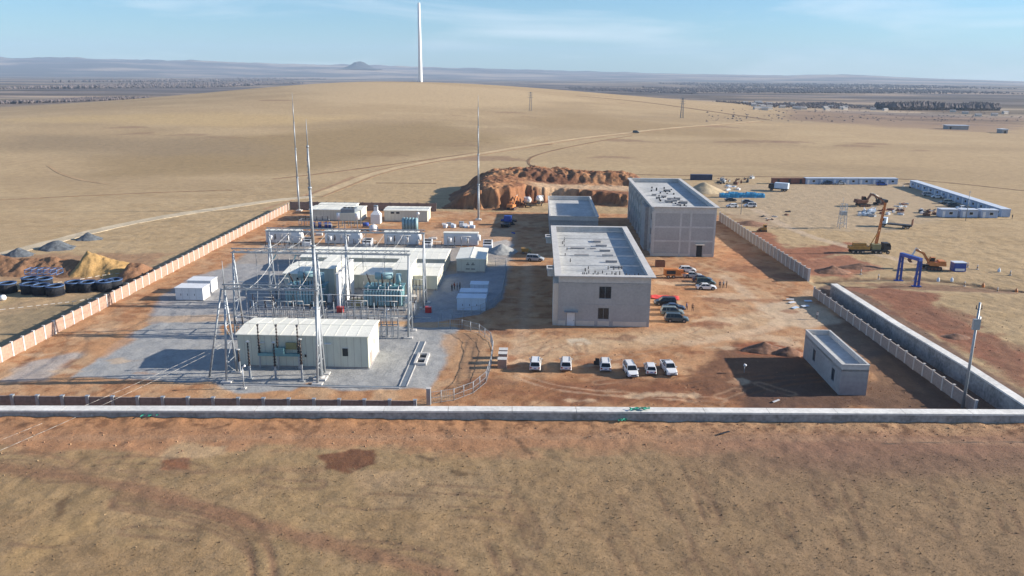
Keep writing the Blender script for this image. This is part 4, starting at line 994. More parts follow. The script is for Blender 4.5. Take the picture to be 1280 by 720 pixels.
# ground details: trench, pit, slab edges
t=thing('cable_trench','dark covered cable trench running past the large cream house','trench',-20.6,117.5)
MB().box(-.45,.45,0,22,0,.12).build('cover',M['dark_galv'],t)
for i in range(2): MB().box(-.6-.02+i*1.12,-.5+.02+i*1.12,0,22,0,.18).build('kerb',M['concrete_light'],t)
u,v=U(517,457); t=thing('open_pit','rectangular open pit with raised pale rims on the gravel','pit',u,v)
for (a,b,c,d) in ((0,.4,0,5.4),(1.7,2.1,0,5.4),(.4,1.7,0,.4),(.4,1.7,5.,5.4),(.4,1.7,2.4,2.7)): MB().box(a,b,c,d,0,.45).build('rim',M['concrete_light'],t)
MB().box(.4,1.7,.4,5.,0,.1).build('floor',M['dark_vent'],t)
MB().box(0,3,0,40,.0,.06)
for (u_,v_,a,b,lab) in ((-59,154.5,38,1.1,'long dark cable trench crossing in front of both transformers'),(-72,180,14,.9,'dark cable trench left of the prefab houses'),(-49,116.8,28,.7,'thin cable trench in front of the front gantry')):
    t=thing('cable_trench',lab,'trench',u_,v_); MB().box(0,a,.1,b,0,.1).build('cover',M['dark_galv'],t); MB().box(0,a,-.05,.1,0,.15).build('kerb',M['concrete_light'],t)
# ================================================================ vehicles
def loft(mb,st,mi=0,bev=.09):
    "stations: (x,zlow,zhigh,halfwidth_low,halfwidth_high)"
    rings=[]
    for (x,zl,zh,wl,wh) in st:
        b=min(bev,(zh-zl)*.3); rings.append([(x,-wl+b,zl),(x,wl-b,zl),(x,wl,zl+b),(x,wh,zh-b),(x,wh-b,zh),(x,-wh+b,zh),(x,-wh,zh-b),(x,-wl,zl+b)])
    n=8; vs=[p for r in rings for p in r]; fs=[]
    for j in range(len(rings)-1):
        for i in range(n): fs.append((j*n+i,j*n+(i+1)%n,(j+1)*n+(i+1)%n,(j+1)*n+i))
    fs.append(tuple(range(n))[::-1]); fs.append(tuple((len(rings)-1)*n+i for i in range(n)))
    mb.add(vs,fs,mi,False)
def wheel(t,x,y,r=.37,w=.24):
    s=1 if y>0 else -1
    m=MB(); m.cyl((x,y-w/2,r),(x,y+w/2,r),r,r,16); o=m.build('wheel',M['tyre'],t)
    MB().cyl((x,y+s*w/2,r),(x,y+s*(w/2+.015),r),r*.62,r*.55,12).build('rim',M['rim'],o)
CARS={'suv':dict(L=4.75,W=.94,H=1.76,hood=1.0,belt=1.08,wb=(1.42,-1.38),roof=(.62,-2.05),ws=.75,rs=.32),
      'sedan':dict(L=4.7,W=.9,H=1.46,hood=.93,belt=.98,wb=(1.42,-1.35),roof=(.25,-.95),ws=.85,rs=.75),
      'hatch':dict(L=4.3,W=.88,H=1.55,hood=.95,belt=1.0,wb=(1.3,-1.25),roof=(.4,-1.6),ws=.8,rs=.45),
      'pickup':dict(L=5.25,W=.94,H=1.80,hood=1.08,belt=1.12,wb=(1.65,-1.5),roof=(.55,-.55),ws=.7,rs=.25)}
def car(kind,paint,label,u,v,ang,group=None,door=False,rack=True):
    k=CARS[kind]; L=k['L']/2;W=k['W']; t=thing('parked_car' if kind!='pickup' else 'pickup_truck',label,'car' if kind!='pickup' else 'pickup',u,v,0,ang,group)
    P=M['paint_'+paint]; b=MB(); hood=k['hood']; belt=k['belt']; rf,rr=k['roof']; wsx=rf+k['ws']; rsx=rr-k['rs']
    st=[(-L,.42,belt-.18,W-.14,W-.16),(-L+.12,.28,belt-.02,W-.03,W-.08)]
    if kind=='pickup': st+=[(rsx-.02,.26,belt,W,W-.04)]
    st+=[(max(-L+.3,rsx),.26,belt,W,W-.04),(wsx-.05,.26,belt,W,W-.04),(wsx+.1,.26,hood+.06,W,W-.06),(L-.45,.27,hood-.06,W-.01,W-.1),(L-.1,.3,hood-.22,W-.08,W-.2),(L,.38,hood-.36,W-.2,W-.26)]
    st=sorted(set(st),key=lambda s:s[0]); loft(b,st); body=b.build('body',P,t)
    g=MB(); loft(g,[(rsx+.04,belt-.02,belt+.02,W-.12,W-.12),(rr,belt-.02,k['H']-.09,W-.11,W-.27),(rf,belt-.02,k['H']-.08,W-.11,W-.26),(wsx-.02,belt-.02,belt+.02,W-.12,W-.14)],0,.03); g.build('windows',M['car_glass'],t)
    r=MB(); loft(r,[(rr-.08,k['H']-.13,k['H']-.03,W-.27,W-.3),(rr+.15,k['H']-.1,k['H'],W-.25,W-.3),(rf-.2,k['H']-.1,k['H'],W-.25,W-.3),(rf+.08,k['H']-.14,k['H']-.04,W-.26,W-.3)],0,.03); 
    for s in (-1,1):
        y0=s*(W-.105);y1=s*(W-.255)
        r.beam((wsx-.04,y0,belt),(rf,y1,k['H']-.07),.07); r.beam((rsx+.06,y0,belt),(rr,y1,k['H']-.07),.10)
        r.beam(((rf+rr)/2+.1,y0+s*.01,belt),((rf+rr)/2+.1,y1+s*.01,k['H']-.07),.07)
        if kind in('suv','hatch'): r.beam((rr+.75,y0+s*.01,belt),(rr+.75,y1+s*.01,k['H']-.07),.07)
    roof=r.build('roof',P,t)
    if kind=='suv' and rack:
        for s in (-1,1): MB().beam((rr+.2,s*(W-.32),k['H']+.05),(rf-.2,s*(W-.32),k['H']+.05),.045).build('roof_rail',M['black_trim'],roof)
    for x in k['wb']:
        for s in (-1,1):
            MB().cyl((x,s*(W-.25),.40),(x,s*(W+.006),.40),.45,.45,16).build('wheel_arch',M['black_trim'],t)
            wheel(t,x,s*(W-.09),.36)
    for s in (-1,1):
        MB().box(L-.22,L-.03,s*(W-.32)-.17,s*(W-.32)+.17,hood-.38,hood-.22).build('headlight',M['headlight'],t)
        MB().box(-L-.01,-L+.1,s*(W-.24)-.12,s*(W-.24)+.12,belt-.42,belt-.16).build('taillight',M['taillight'],t)
        MB().box(wsx-.35,wsx-.15,s*(W+.09)-.09,s*(W+.09)+.09,belt-.02,belt+.14).build('mirror',P,t)
    MB().box(L-.04,L+.015,-.42,.42,.5,.68).build('grille',M['black_trim'],t)
    MB().box(L-.1,L+.03,-W+.2,W-.2,.3,.42).build('bumper',M['black_trim'],t); MB().box(-L-.03,-L+.1,-W+.16,W-.16,.36,.5).build('bumper',M['black_trim'],t)
    MB().box(-L-.035,-L-.02,-.22,.22,.62,.74).build('number_plate',M['plate_blue'],t)
    if kind=='pickup':
        MB().box(-L+.12,rsx-.1,-W+.14,W-.14,belt+.004,belt+.02).build('bed_liner',M['black_trim'],t)
        m=MB(); m.box(-L+.05,rsx-.05,-W+.03,-W+.12,belt,belt+.12).box(-L+.05,rsx-.05,W-.12,W-.03,belt,belt+.12).box(-L+.02,-L+.1,-W+.12,W-.12,belt,belt+.1); m.build('bed_rail',P,t)
    if door:
        m=MB(); m.box(-.02,.03,0,1.0,.35,belt).box(-.02,.03,.05,.75,belt,belt+.5); o=m.build('open_door',M['black_trim'],t); o.location=(wsx-.35,-W-.0,0); o.rotation_euler=(0,0,R(180))
    return t
S_=-PI/2; g1='white cars parked in a row inside the front wall'
def carpx(px,py): u,v=U(px,py); return u,v+2.2
for (px,py,kind,ang,lab,kw) in ((669.3,465,'suv',PI/2,'white car with a dark rear window, leftmost of the front row, beside the pallet stack',{}),
    (708,465,'suv',PI/2,'white car with a greenish rear window, second from the left in the front row',{}),
    (757.5,466,'suv',PI/2,'white car with its dark side door wide open in the front row',dict(door=True)),
    (789.8,473,'suv',S_,'white car with roof rails facing the camera, standing nearest to the front wall',{}),
    (814.8,470.5,'hatch',PI/2,'small white hatchback between the white pickup and the car facing the wall',{}),
    (838.2,470.5,'pickup',S_,'white pickup with a black load bed at the right end of the front row',{})):
    u,v=carpx(px,py)
    c=car(kind,'white',lab,u,v,ang+(R(6) if px in(789.8,838.2) else R(-2)),g1,**({k:x for k,x in kw.items()}))
    if 'door' in kw:
        for ch in c.children:
            if ch.name.startswith('open_door'): ch.location=(.35,.92,0); ch.rotation_euler=(0,0,R(-10))
g2='cars parked beside the red sheet'; g3='cars parked near the orange pump'
for (px,py,kind,pn,lab,gp,a) in ((832,382.5,'suv','black','black car nearest to the red sheet beside the two storey building',g2,PI),
    (843,389,'sedan','navy','dark blue sedan second in the group below the red sheet',g2,0),
    (841,395,'suv','greygreen','grey green car with a pale roof between two darker cars below the red sheet',g2,0),
    (846.5,403.6,'suv','darkteal','dark teal car at the near end of the group below the red sheet',g2,0),
    (860,341,'hatch','white','white car at the far end of the group behind the orange pump',g3,0),
    (866.5,348,'sedan','silver','silver car between the farthest white car and the navy car near the orange pump',g3,0),
    (878.5,353,'sedan','navy','navy blue sedan in the middle of the group near the orange pump',g3,0),
    (882.5,357.5,'suv','green','dark green car just behind the nearest white sedan near the orange pump',g3,0),
    (883.5,363,'sedan','white','white sedan nearest the camera beside the three standing people',g3,0)):
    u,v=U(px,py); car(kind,pn,lab,u,v+1.0,a+R(random.uniform(-3,3)),gp)
u,v=U(669,327); car('suv','silver','silver white car alone on the sunlit strip left of the two storey building',u,v+.9,R(-8))
for (px,py,kind,pn,lab) in ((915.5,260,'hatch','white','white car outside the right fence, near the blue tarpaulin stack'),(914,252,'sedan','black','dark car just in front of the blue tarpaulin stack'),(938,259.5,'suv','white','white car parked beside a dark one in the camp yard'),(935,254.5,'sedan','navy','dark car just behind a white one in the camp yard'),
    (992,229.5,'sedan','white','white car in front of the rust red container row'),(1004.5,229.5,'hatch','white','white car at the right end of the rust red container row'),(1034,231.3,'suv','navy','dark blue car at the left end of the long container row'),(1051,231.3,'sedan','silver','grey car in front of the long container row, right of a dark blue car'),(1103,232.3,'suv','blue','blue car at the right end of the long container row'),
    (1161,245.5,'suv','silver','silver car by the upper part of the slanting container row'),(1172,248,'sedan','white','white car in the middle of the slanting container row'),(1183,255,'suv','greygreen','grey green car nearer the lower part of the slanting container row'),(1193,259,'suv','darkteal','dark car near the lower end of the slanting container row'),(1203,262,'sedan','white','white car closest to the short front container row')):
    u,v=U(px,py); car(kind,pn,lab,u,v+.9,random.choice((0,PI))+R(random.uniform(-12,12)),'cars around the container camp')
x,y,z=PH(795,166.5); u,v=xy2uv(x,y); t=car('suv','darkteal','lone dark car driving on the distant dirt road over the slope',u,v,R(-15)); t.location.z=z; pass
# ================================================================ people
def person(label,px,py,top,legs,h=1.74,face=0,step=.1,arms=(.12,.12),group=None):
    u,v=U(px,py); t=thing('person',label,'person',u,v,0,face,group); s=h/1.74
    J=dict(pel=(0,0,.94),ch=(0,0,1.28),nk=(0,0,1.46),hd=(.02,0,1.56),ht=(.02,0,1.68),
      hl=(0,.10,.9),kl=(step,.12,.5),al=(step*.6,.12,.09),tl=(step*.6+.17,.13,.04),hr=(0,-.10,.9),kr=(-step*.3,-.12,.5),ar=(-step,-.12,.09),tr=(-step+.17,-.13,.04),
      sl=(0,.19,1.42),el=(-.02,.26,1.14),wl=(arms[0],.27,.90),fl=(arms[0]+.03,.27,.80),sr=(0,-.19,1.42),er=(-.02,-.26,1.14),wr=(arms[1],-.27,.90),fr=(arms[1]+.03,-.27,.80))
    rad=dict(pel=.15,ch=.16,nk=.06,hd=.09,ht=.085,hl=.10,kl=.07,al=.05,tl=.04,hr=.10,kr=.07,ar=.05,tr=.04,sl=.075,el=.05,wl=.035,fl=.04,sr=.075,er=.05,wr=.035,fr=.04)
    E=[('pel','ch'),('ch','nk'),('nk','hd'),('hd','ht'),('pel','hl'),('hl','kl'),('kl','al'),('al','tl'),('pel','hr'),('hr','kr'),('kr','ar'),('ar','tr'),('ch','sl'),('sl','el'),('el','wl'),('wl','fl'),('ch','sr'),('sr','er'),('er','wr'),('wr','fr')]
    ks=list(J); me=D.meshes.new('person_body'); me.from_pydata([tuple(c*s for c in J[k]) for k in ks],[(ks.index(a),ks.index(b)) for a,b in E],[])
    o=D.objects.new('body',me); COL.objects.link(o); o.parent=t
    m=o.modifiers.new('skin','SKIN'); sv=me.skin_vertices[0].data
    for i,k in enumerate(ks): sv[i].radius=(rad[k]*s,rad[k]*s*(1.0 if k not in('ch','pel') else .8)); 
    sv[0].use_root=True
    o.modifiers.new('sub','SUBSURF').levels=1; o.modifiers['sub'].render_levels=2
    # clothing colours by height
    mm=D.materials.new('person_clothes'); mm.use_nodes=True; N=mm.node_tree.nodes; L=mm.node_tree.links; tc=N.new('ShaderNodeTexCoord'); sp=N.new('ShaderNodeSeparateXYZ'); L.new(tc.outputs['Object'],sp.inputs[0])
    cr=N.new('ShaderNodeValToRGB'); cr.color_ramp.interpolation='CONSTANT'; e=cr.color_ramp.elements
    e[0].position=0; e[0].color=(.02,.018,.015,1); e[1].position=.09/2; e[1].color=(*legs,1)
    for p_,c_ in ((.92/2,top),(1.47/2,(.45,.28,.2)),(1.66/2,(.015,.012,.01))):
        n=e.new(p_*s); n.color=(*c_,1)
    dv=N.new('ShaderNodeMath'); dv.operation='MULTIPLY'; dv.inputs[1].default_value=.5; L.new(sp.outputs['Z'],dv.inputs[0]); L.new(dv.outputs[0],cr.inputs[0]); L.new(cr.outputs[0],N['Principled BSDF'].inputs['Base Color']); N['Principled BSDF'].inputs['Roughness'].default_value=.85
    me.materials.append(mm)
    MB().lathe(.005,0,[(.01,1.745*s),(.06,1.73*s),(.098,1.69*s),(.105,1.64*s),(.09,1.60*s)],10).build('hair',M['hair'],t)
    return t
person('person in a dark jacket, leftmost of three standing beside the white sedan',899.5,360,(.03,.04,.07),(.03,.03,.04),1.78,R(-90),.05)
person('person in a grey jacket, middle of three standing beside the white sedan',904,359.5,(.24,.24,.26),(.04,.04,.05),1.72,R(-60),.08)
person('person in a brown jacket, rightmost of three standing beside the white sedan',908,360,(.14,.09,.06),(.03,.03,.04),1.74,R(180),.05)
person('person in a blue jacket walking in front of the dark sedan near the red sheet',858,387.5,(.04,.07,.20),(.03,.03,.05),1.75,R(0),.25)
person('person in a brown coat standing alone right of the dark parked cars',865.6,389,(.22,.13,.08),(.05,.04,.04),1.75,R(-90),.08)
person('person in dark clothes standing by the far right end of the container camp',1265,274,(.03,.03,.05),(.03,.03,.04),1.76,R(180),.08)
person('person in grey work clothes standing on rubble behind the small block hut',1021,399,(.35,.35,.36),(.08,.08,.1),1.7,R(200),.1)
for (px,py,c,l) in ((565,364,(.05,.05,.07),'person in a black jacket, leftmost of the group left of the shade blue cabinets'),(568,362,(.20,.05,.04),'person in a dark red jacket in the group left of the shade blue cabinets'),(571.5,363,(.04,.06,.12),'person in a navy jacket, third in the group left of the shade blue cabinets'),(575,361.5,(.06,.06,.06),'person in dark clothes, rightmost of the group left of the shade blue cabinets')):
    person(l,px,py,c,(.03,.03,.04),1.74,R(random.uniform(0,360)),.06)
# ================================================================ loose site things
u,v=U(813,373); a,b=U(851,365); t=thing('red_sheet','bright red sheet laid on the ground right of the two storey building','sheet',u,v-.3)
m=MB(); n=14; vs=[];
for i in range(n+1):
    for j in range(5): vs.append((i/n*6.2+j*.08,j*.75-(i/n)*.9,.12+.07*math.sin(i*1.3+j)+.05*random.random()))
m.add(vs,[(i*5+j,(i+1)*5+j,(i+1)*5+j+1,i*5+j+1) for i in range(n) for j in range(4)],0,True); o=m.build('cloth',M['red_cloth'],t); sm=o.modifiers.new('t','SOLIDIFY'); sm.thickness=.03
t=thing('concrete_pump','orange trailer concrete pump between the two concrete buildings','machine',*U(828,347))
MB().box(.3,3.6,-.9,.9,.7,2.3).prism([(3.6,.7),(4.6,.7),(4.2,1.9),(3.6,2.3)],'y',-.8,.8).build('housing',M['dull_orange'],t)
MB().box(.8,3.,-.93,-.9,1.1,2.0).build('side_vent',M['dark_vent'],t); MB().cyl((4.2,0,1.3),(6.2,0,1.1),.16,.14,8).box(4.2,5.,-.5,.5,1.5,2.1).build('hopper',M['dull_orange'],t)
for x in (1.3,2.6):
    for s in (-1,1): wheel(t,x,s*.85,.42,.25)
MB().beam((.3,0,.7),(-1.6,0,.5),.18).build('drawbar',M['dark_steel'],t)
u,v=U(823,334); t=thing('material_bin','rusty open bin standing behind the orange concrete pump','bin',u-.7,v); 
for (a,b,c,d) in ((0,2.4,0,.1),(0,2.4,1.4,1.5),(0,.1,.1,1.4),(2.3,2.4,.1,1.4)): MB().box(a,b,c,d,0,1.6).build('side_panel',M['rust'],t)
# pallets of bricks
u,v=U(622,461); t=thing('brick_stack','stack of pallets with pale bricks beside the mesh fence','pallets',u,v)
for i in range(3):
    MB().box(0,1.5,i*2.4,i*2.4+1.3,.15,1.6+.15*(i%2)).build('brick_block',M['pink_panel'],t); MB().box(-.05,1.55,i*2.4-.05,i*2.4+1.35,0,.15).build('pallet',M['wood'],t)
    MB().box(-.03,1.53,i*2.4-.03,i*2.4+1.33,1.605+.15*(i%2),1.66+.15*(i%2)).build('top_board',M['concrete_light'],t)
# green nets on the front wall
def net(px,py,z,w,d,lab):
    u,v=U(px,py,z); xx,yy=uv2xy(u,v); z=z if z>2.9 else float(zat(np.array([xx]),np.array([yy]))[0])+.15; t=thing('green_net',lab,'net',u,v,z+.02); m=MB(); n=10; vs=[]
    for i in range(n+1):
        for j in range(6): vs.append((i/n*w+random.uniform(-.1,.1),(j/5-.5)*d*(.5+.5*math.sin(i*1.7+2))+random.uniform(-.1,.1)+ (i/n-.5)*d*.4,.08+.22*random.random()))
    m.add(vs,[(i*6+j,(i+1)*6+j,(i+1)*6+j+1,i*6+j+1) for i in range(n) for j in range(5)],0,False); o=m.build('netting',M['green_net'],t); o.modifiers.new('s','SOLIDIFY').thickness=.04; return t
net(787,512,3.02,2.8,.9,'crumpled green netting lying on top of the front wall cap')
net(180,520,2.,3.0,1.6,'larger clump of green netting on the soil below the left part of the front wall')
net(80,515.5,2.1,1.6,.9,'small clump of green netting at the far left foot of the front wall')
net(773,527,1.7,1.2,.7,'scrap of green netting on the soil below the wall right of centre')
# rubble boards by hut
for i,(px,py,c) in enumerate(((988,380,'white_panel'),(993,387,'blue_white'),(1006,378,'blue_white'),(1004,385,'container_roof'),(983,376,'concrete_light'))):
    u,v=U(px,py); o=MB().box(0,1.6,0,.9,.1,.16).build('board',M[c]); x,y=uv2xy(u,v); o.location=(x,y,.03+.03*i); o.rotation_euler=(.05,-.04,random.uniform(-.6,.6)); tag(o,('white board','pale blue board','long pale blue board','blue grey board','dull grey board')[i]+' dropped on the rubble left of the right fence end','board','boards on the rubble')
# heaps
def heap(name,label,cat,px,py,rx,ry,h,m,seed,z=0,rot=0,kind=None):
    u,v=U(px,py,z); K=34; vs=[];idx={}
    ax=np.linspace(-1.25,1.25,K); A,B=np.meshgrid(ax,ax); A=A.ravel();B=B.ravel(); n=fbm(A*2.2+seed,B*2.2,4,seed); n2=fbm(A*7+seed,B*7,3,seed+5)
    rr=np.sqrt(A*A+B*B)*(1+.5*(n-.5)); z_=h*(np.clip(1-rr,0,1)**1.05)*(.8+.5*n)+h*.13*(n2-.5)*(rr<1.05)
    z_=np.where(rr>1.02,-.35,z_)
    vs=[(float(a*rx),float(b*ry),float(c)) for a,b,c in zip(A,B,z_)]
    fs=[(j*K+i,j*K+i+1,(j+1)*K+i+1,(j+1)*K+i) for j in range(K-1) for i in range(K-1) if max(z_[j*K+i],z_[j*K+i+1],z_[(j+1)*K+i+1],z_[(j+1)*K+i])>-.3]
    o=MB().add(vs,fs,0,True).build(name,M[m] if isinstance(m,str) else m); x,y=uv2xy(u,v); o.location=(x,y,z); o.rotation_euler=(0,0,-PSI+rot); tag(o,label,cat,kind=kind); return o
for i,(px,py,rx,h,lab) in enumerate(((24,319,4.,2.1,'dark grey gravel pile nearest the left picture edge beside the pale road'),(71,310.5,5.2,2.6,'largest dark grey gravel pile in the middle of the three on the pale road'),(111,299,3.9,1.9,'dark grey gravel pile farthest along the pale road'))):
    heap('gravel_pile',lab,'gravel pile',px,py,rx,rx*.8,h,'gravel_stone',i*7+3)['group']='gravel piles on the pale road'
def bank(label,u0,u1,v0,v1,h,m,seed,peaks):
    st=.3; a=np.arange(u0,u1+st,st); b=np.arange(v0,v1+st,st); A,B=np.meshgrid(a,b); sh_=A.shape; A=A.ravel();B=B.ravel(); n=fbm(A/3.2,B/3.2,4,seed); n2=fbm(A/1.1,B/1.1,4,seed+3)
    cr=np.interp(A,[p[0] for p in peaks],[p[1] for p in peaks]); hw=(v1-v0)/2; d=np.abs(B-(v0+v1)/2+(n-.5)*2.5)/hw; e=np.minimum(sst(u0,u0+3,A),1-sst(u1-3.5,u1,A))
    z=h*cr*np.clip(1-d*1.12,0,1)**.85*e*(.75+.5*n)+(n2-.5)*.6*e*np.clip(1.1-d,0,1)-.12; z=np.where(d*1.0>.93,-.3,z)
    nx_=sh_[1]; F_=[(j*nx_+i,j*nx_+i+1,(j+1)*nx_+i+1,(j+1)*nx_+i) for j in range(sh_[0]-1) for i in range(nx_-1) if max(z[j*nx_+i],z[(j+1)*nx_+i+1])>-.28]
    o=MB().add([(float(p),float(q),float(r)) for p,q,r in zip(A-u0,B-v0,z)],F_,0,True).build('spoil_heap',m); x,y=uv2xy(u0,v0); o.location=(x,y,0); o.rotation_euler=(0,0,-PSI); tag(o,label,'soil heap','spoil heaps left of the site'); return o
bank('long low brown earth bank behind the black bolt cages, running off the left picture edge',-150,-108,181,196,3.7,soilmat('bank_soil',False,(.25,.14,.08),.9),31,[(-150,.8),(-144,1),(-139,.85),(-133,1.05),(-127,.8),(-121,.95),(-115,.85),(-109,.6)])
bank('bright yellow earth mound at the right end of the brown bank',-114,-97.5,181,197,4.4,soilmat('mound_yellow',False,(.42,.265,.11),.8),41,[(-114,.5),(-110,1.1),(-105,.75),(-98,.35)])
bank('low brown rubble heap between the yellow mound and the left fence',-101,-91.8,178,192,3.6,soilmat('rubble_soil',False,(.24,.13,.075),.9),47,[(-101,.6),(-97,1),(-92,.8)])
heap('gravel_pile','pale grey gravel pile on the dirt left of the low building','gravel pile',627,314,4.2,5,2.0,'gravel_pale',71)
heap('sand_heap','yellow sand heap right behind the three storey building','sand heap',880,240,9,7,4.2,'sand',77)
heap('spoil_heap','reddish clod heap on the bare soil left of the block hut','soil heap',955,438,4.5,2.2,1.5,'soil_brown',81); heap('spoil_heap','small dark spoil heap at the shadow edge of the block hut','soil heap',985,442,3.,2.,1.3,'soil_brown',83)
heap('spoil_heap','low red soil heap outside the right fence beside the yellow loader','soil heap',938,280,6,4,1.2,'soil_brown',85)
# bolt cages
def cage():
    t=thing('bolt_cage','x','bolt cage',0,0); n=44; m=MB()
    for i in range(n):
        a=2*PI*i/n
        for r in (1.75,1.5): m.cyl((r*math.cos(a),r*math.sin(a),.05),(r*math.cos(a),r*math.sin(a),2.3),.06,.06,4)
    m.build('anchor_bolts',M['cage_dark'],t)
    for z,k in ((.12,'cage_dark'),(2.1,'flange_blue')): MB().lathe(0,0,[(1.35,z),(1.9,z),(1.9,z+.14),(1.35,z+.14),(1.35,z)],36,0,False).build('flange_ring',M[k],t)
    MB().lathe(0,0,[(1.6,.15),(1.6,2.05)],30).build('sleeve',M['cage_dark'],t); return t
CG=cage(); sp=[(4,368,'at the left picture edge'),(32,369,'leftmost of the nearer trio'),(46,370.5,'middle of the nearer trio'),(64,371.5,'nearest and frontmost of the trio'),(33,361,'second layer, under the blue frame'),(50,362,'behind the trio, near the blue frame'),(88,366.5,'left one of the pair in the middle'),(105,366.5,'right one of the pair in the middle'),(127,365.5,'left one beside the fence'),(138,363.5,'right one in the fence shadow')]
for i,(px,py,l) in enumerate(sp):
    u,v=U(px,py); lb='black round bolt cage with a blue ring, '+l
    if i==0: x,y=uv2xy(u,v+1.8); CG.location=(x,y,0); CG['label']=lb; CG['group']='bolt cages left of the fence'
    else: dup(CG,u,v+1.8,0,lb,i*.7,'bolt cages left of the fence')
u,v=U(26,358); t=thing('cage_frame','blue and white steel lattice frame lying on top of the bolt cages','frame',u,v+2,2.35)
m=MB()
for z in (0,1.0):
    for y in (0,2.6): m.beam((0,y,z),(7.5,y,z),.14)
    for i in range(6): m.beam((i*1.5,0,z),(i*1.5,2.6,z),.1)
for i in range(6):
    for y in (0,2.6): m.beam((i*1.5,y,0),(i*1.5,y,1.0),.1)
m.build('lattice',M['flange_blue'],t)
u,v=U(2,376); t=tag(MB().lathe(0,0,[(.01,1.2),(.55,1.05),(.75,.6),(.6,.1),(.3,0)],14).build('white_sack',M['white_panel']),'round white sack on the grass at the left picture edge','sack'); x,y=uv2xy(u,v+.5); t.location=(x,y,0)
# rope lines with flags outside the left fence
for lab,pts in (('dashed white marker rope running in front of the black bolt cages',[(0,387),(45,382),(90,377),(128,371)]),('dashed white marker rope running behind the black bolt cages to the fence',[(72,353),(100,349),(128,344),(160,340)])):
    w_=[U(*p,.9) for p in pts]; m=MB(); P0=w_[0]; t=thing('marker_rope',lab,'rope',P0[0],P0[1])
    m2=MB()
    for a,b in zip(w_[:-1],w_[1:]):
        n=int(math.hypot(b[0]-a[0],b[1]-a[1])/1.3)
        for i in range(n):
            p=(a[0]+(b[0]-a[0])*i/n-P0[0],a[1]+(b[1]-a[1])*i/n-P0[1],.9); q=(a[0]+(b[0]-a[0])*(i+.6)/n-P0[0],a[1]+(b[1]-a[1])*(i+.6)/n-P0[1],.9); m.beam(p,q,.09)
        m2.cyl((a[0]-P0[0],a[1]-P0[1],0),(a[0]-P0[0],a[1]-P0[1],1.0),.04,.04,6)
    m.build('rope',M['wire_pale'],t); m2.build('stake',M['wood'],t)
# two pale cables from the front gantry down to the left foreground
for k,(dx,l) in enumerate(((0,'upper'),(1.,'lower'))):
    p=(-50.2,120.2,5.6-.5*k); q=U(-40,566+14*k,1.0); o=MB(); pts=[]
    for i in range(25):
        f=i/24; pts.append((f*(q[0]-p[0]),f*(q[1]-p[1]),f*(1.-p[2])-2.4*f*(1-f)*.7))
    ob=o.tube(pts,.016,5).build('slack_cable',M['wire_pale']); x,y=uv2xy(p[0],p[1]); ob.location=(x,y,p[2]); ob.rotation_euler=(0,0,-PSI); tag(ob,l+' one of two pale slack cables running from the front gantry to the foreground','cable','slack cables at the lower left')
# ================================================================ right side outside
t=thing('utility_pole','tall utility pole with a grey transformer box near its top in the front right corner','pole',*U(1203,511))
MB().cyl((0,0,0),(0,0,16.6),.24,.15,10).build('pole',M['galv'],t); MB().beam((-.45,0,15.6),(.45,0,15.6),.1).build('crossarm',M['dark_galv'],t)
MB().box(-.75,.25,-.6,-.2,12.6,14.2).cyl((.35,.3,13),(.35,.3,14.4),.3,.3,10).build('equipment_box',M['galv'],t)
for x in (-.4,.4):
    b=MB(); bushing(b,(x,0,15.6),(x,0,16.2),.1); b.build('insulator',M['insulator'],t)
# blue gantry frame
u,v=U(1123,351); t=thing('portal_frame','big blue steel portal frame standing on the grass outside the right fence','frame',u,v)
q=(1.9,-5.4); H_=6.3
for (x,y) in ((0,0),q):
    m=MB(); m.beam((x-.45,y,0),(x-.3,y,H_),.42,.42); m.beam((x+.45,y,0),(x+.3,y,H_),.42,.42); 
    for z in (.8,2.6,4.4): m.beam((x-.4,y,z),(x+.4,y,z+.9),.14)
    m.build('leg',M['blue_steel'],t); MB().box(x-1,x+1,y-.5,y+.5,0,.2).build('foot',M['blue_steel'],t)
m=MB(); m.beam((0,.4,H_+.3),(q[0],q[1]-.4,H_+.3),.95,.75); m.build('crossbeam',M['blue_steel'],t)
def tracks(t,x0,x1,w,mname='dark_steel',r=.45,z=0):
    for s in (-1,1):
        m=MB(); y0,y1=s*w-.3,s*w+.3
        m.prism([(x0+r,0),(x1-r,0),(x1,r*.8),(x1-r*.4,r*2),(x0+r*.4,r*2),(x0,r*.8)],'y',y0,y1); o=m.build('track',M[mname],t)
        for i in range(4): MB().cyl((x0+.7+i*(x1-x0-1.4)/3,s*w+s*.31,r),(x0+.7+i*(x1-x0-1.4)/3,s*w+s*.34,r),.28,.28,10).build('track_roller',M['rust'],o)
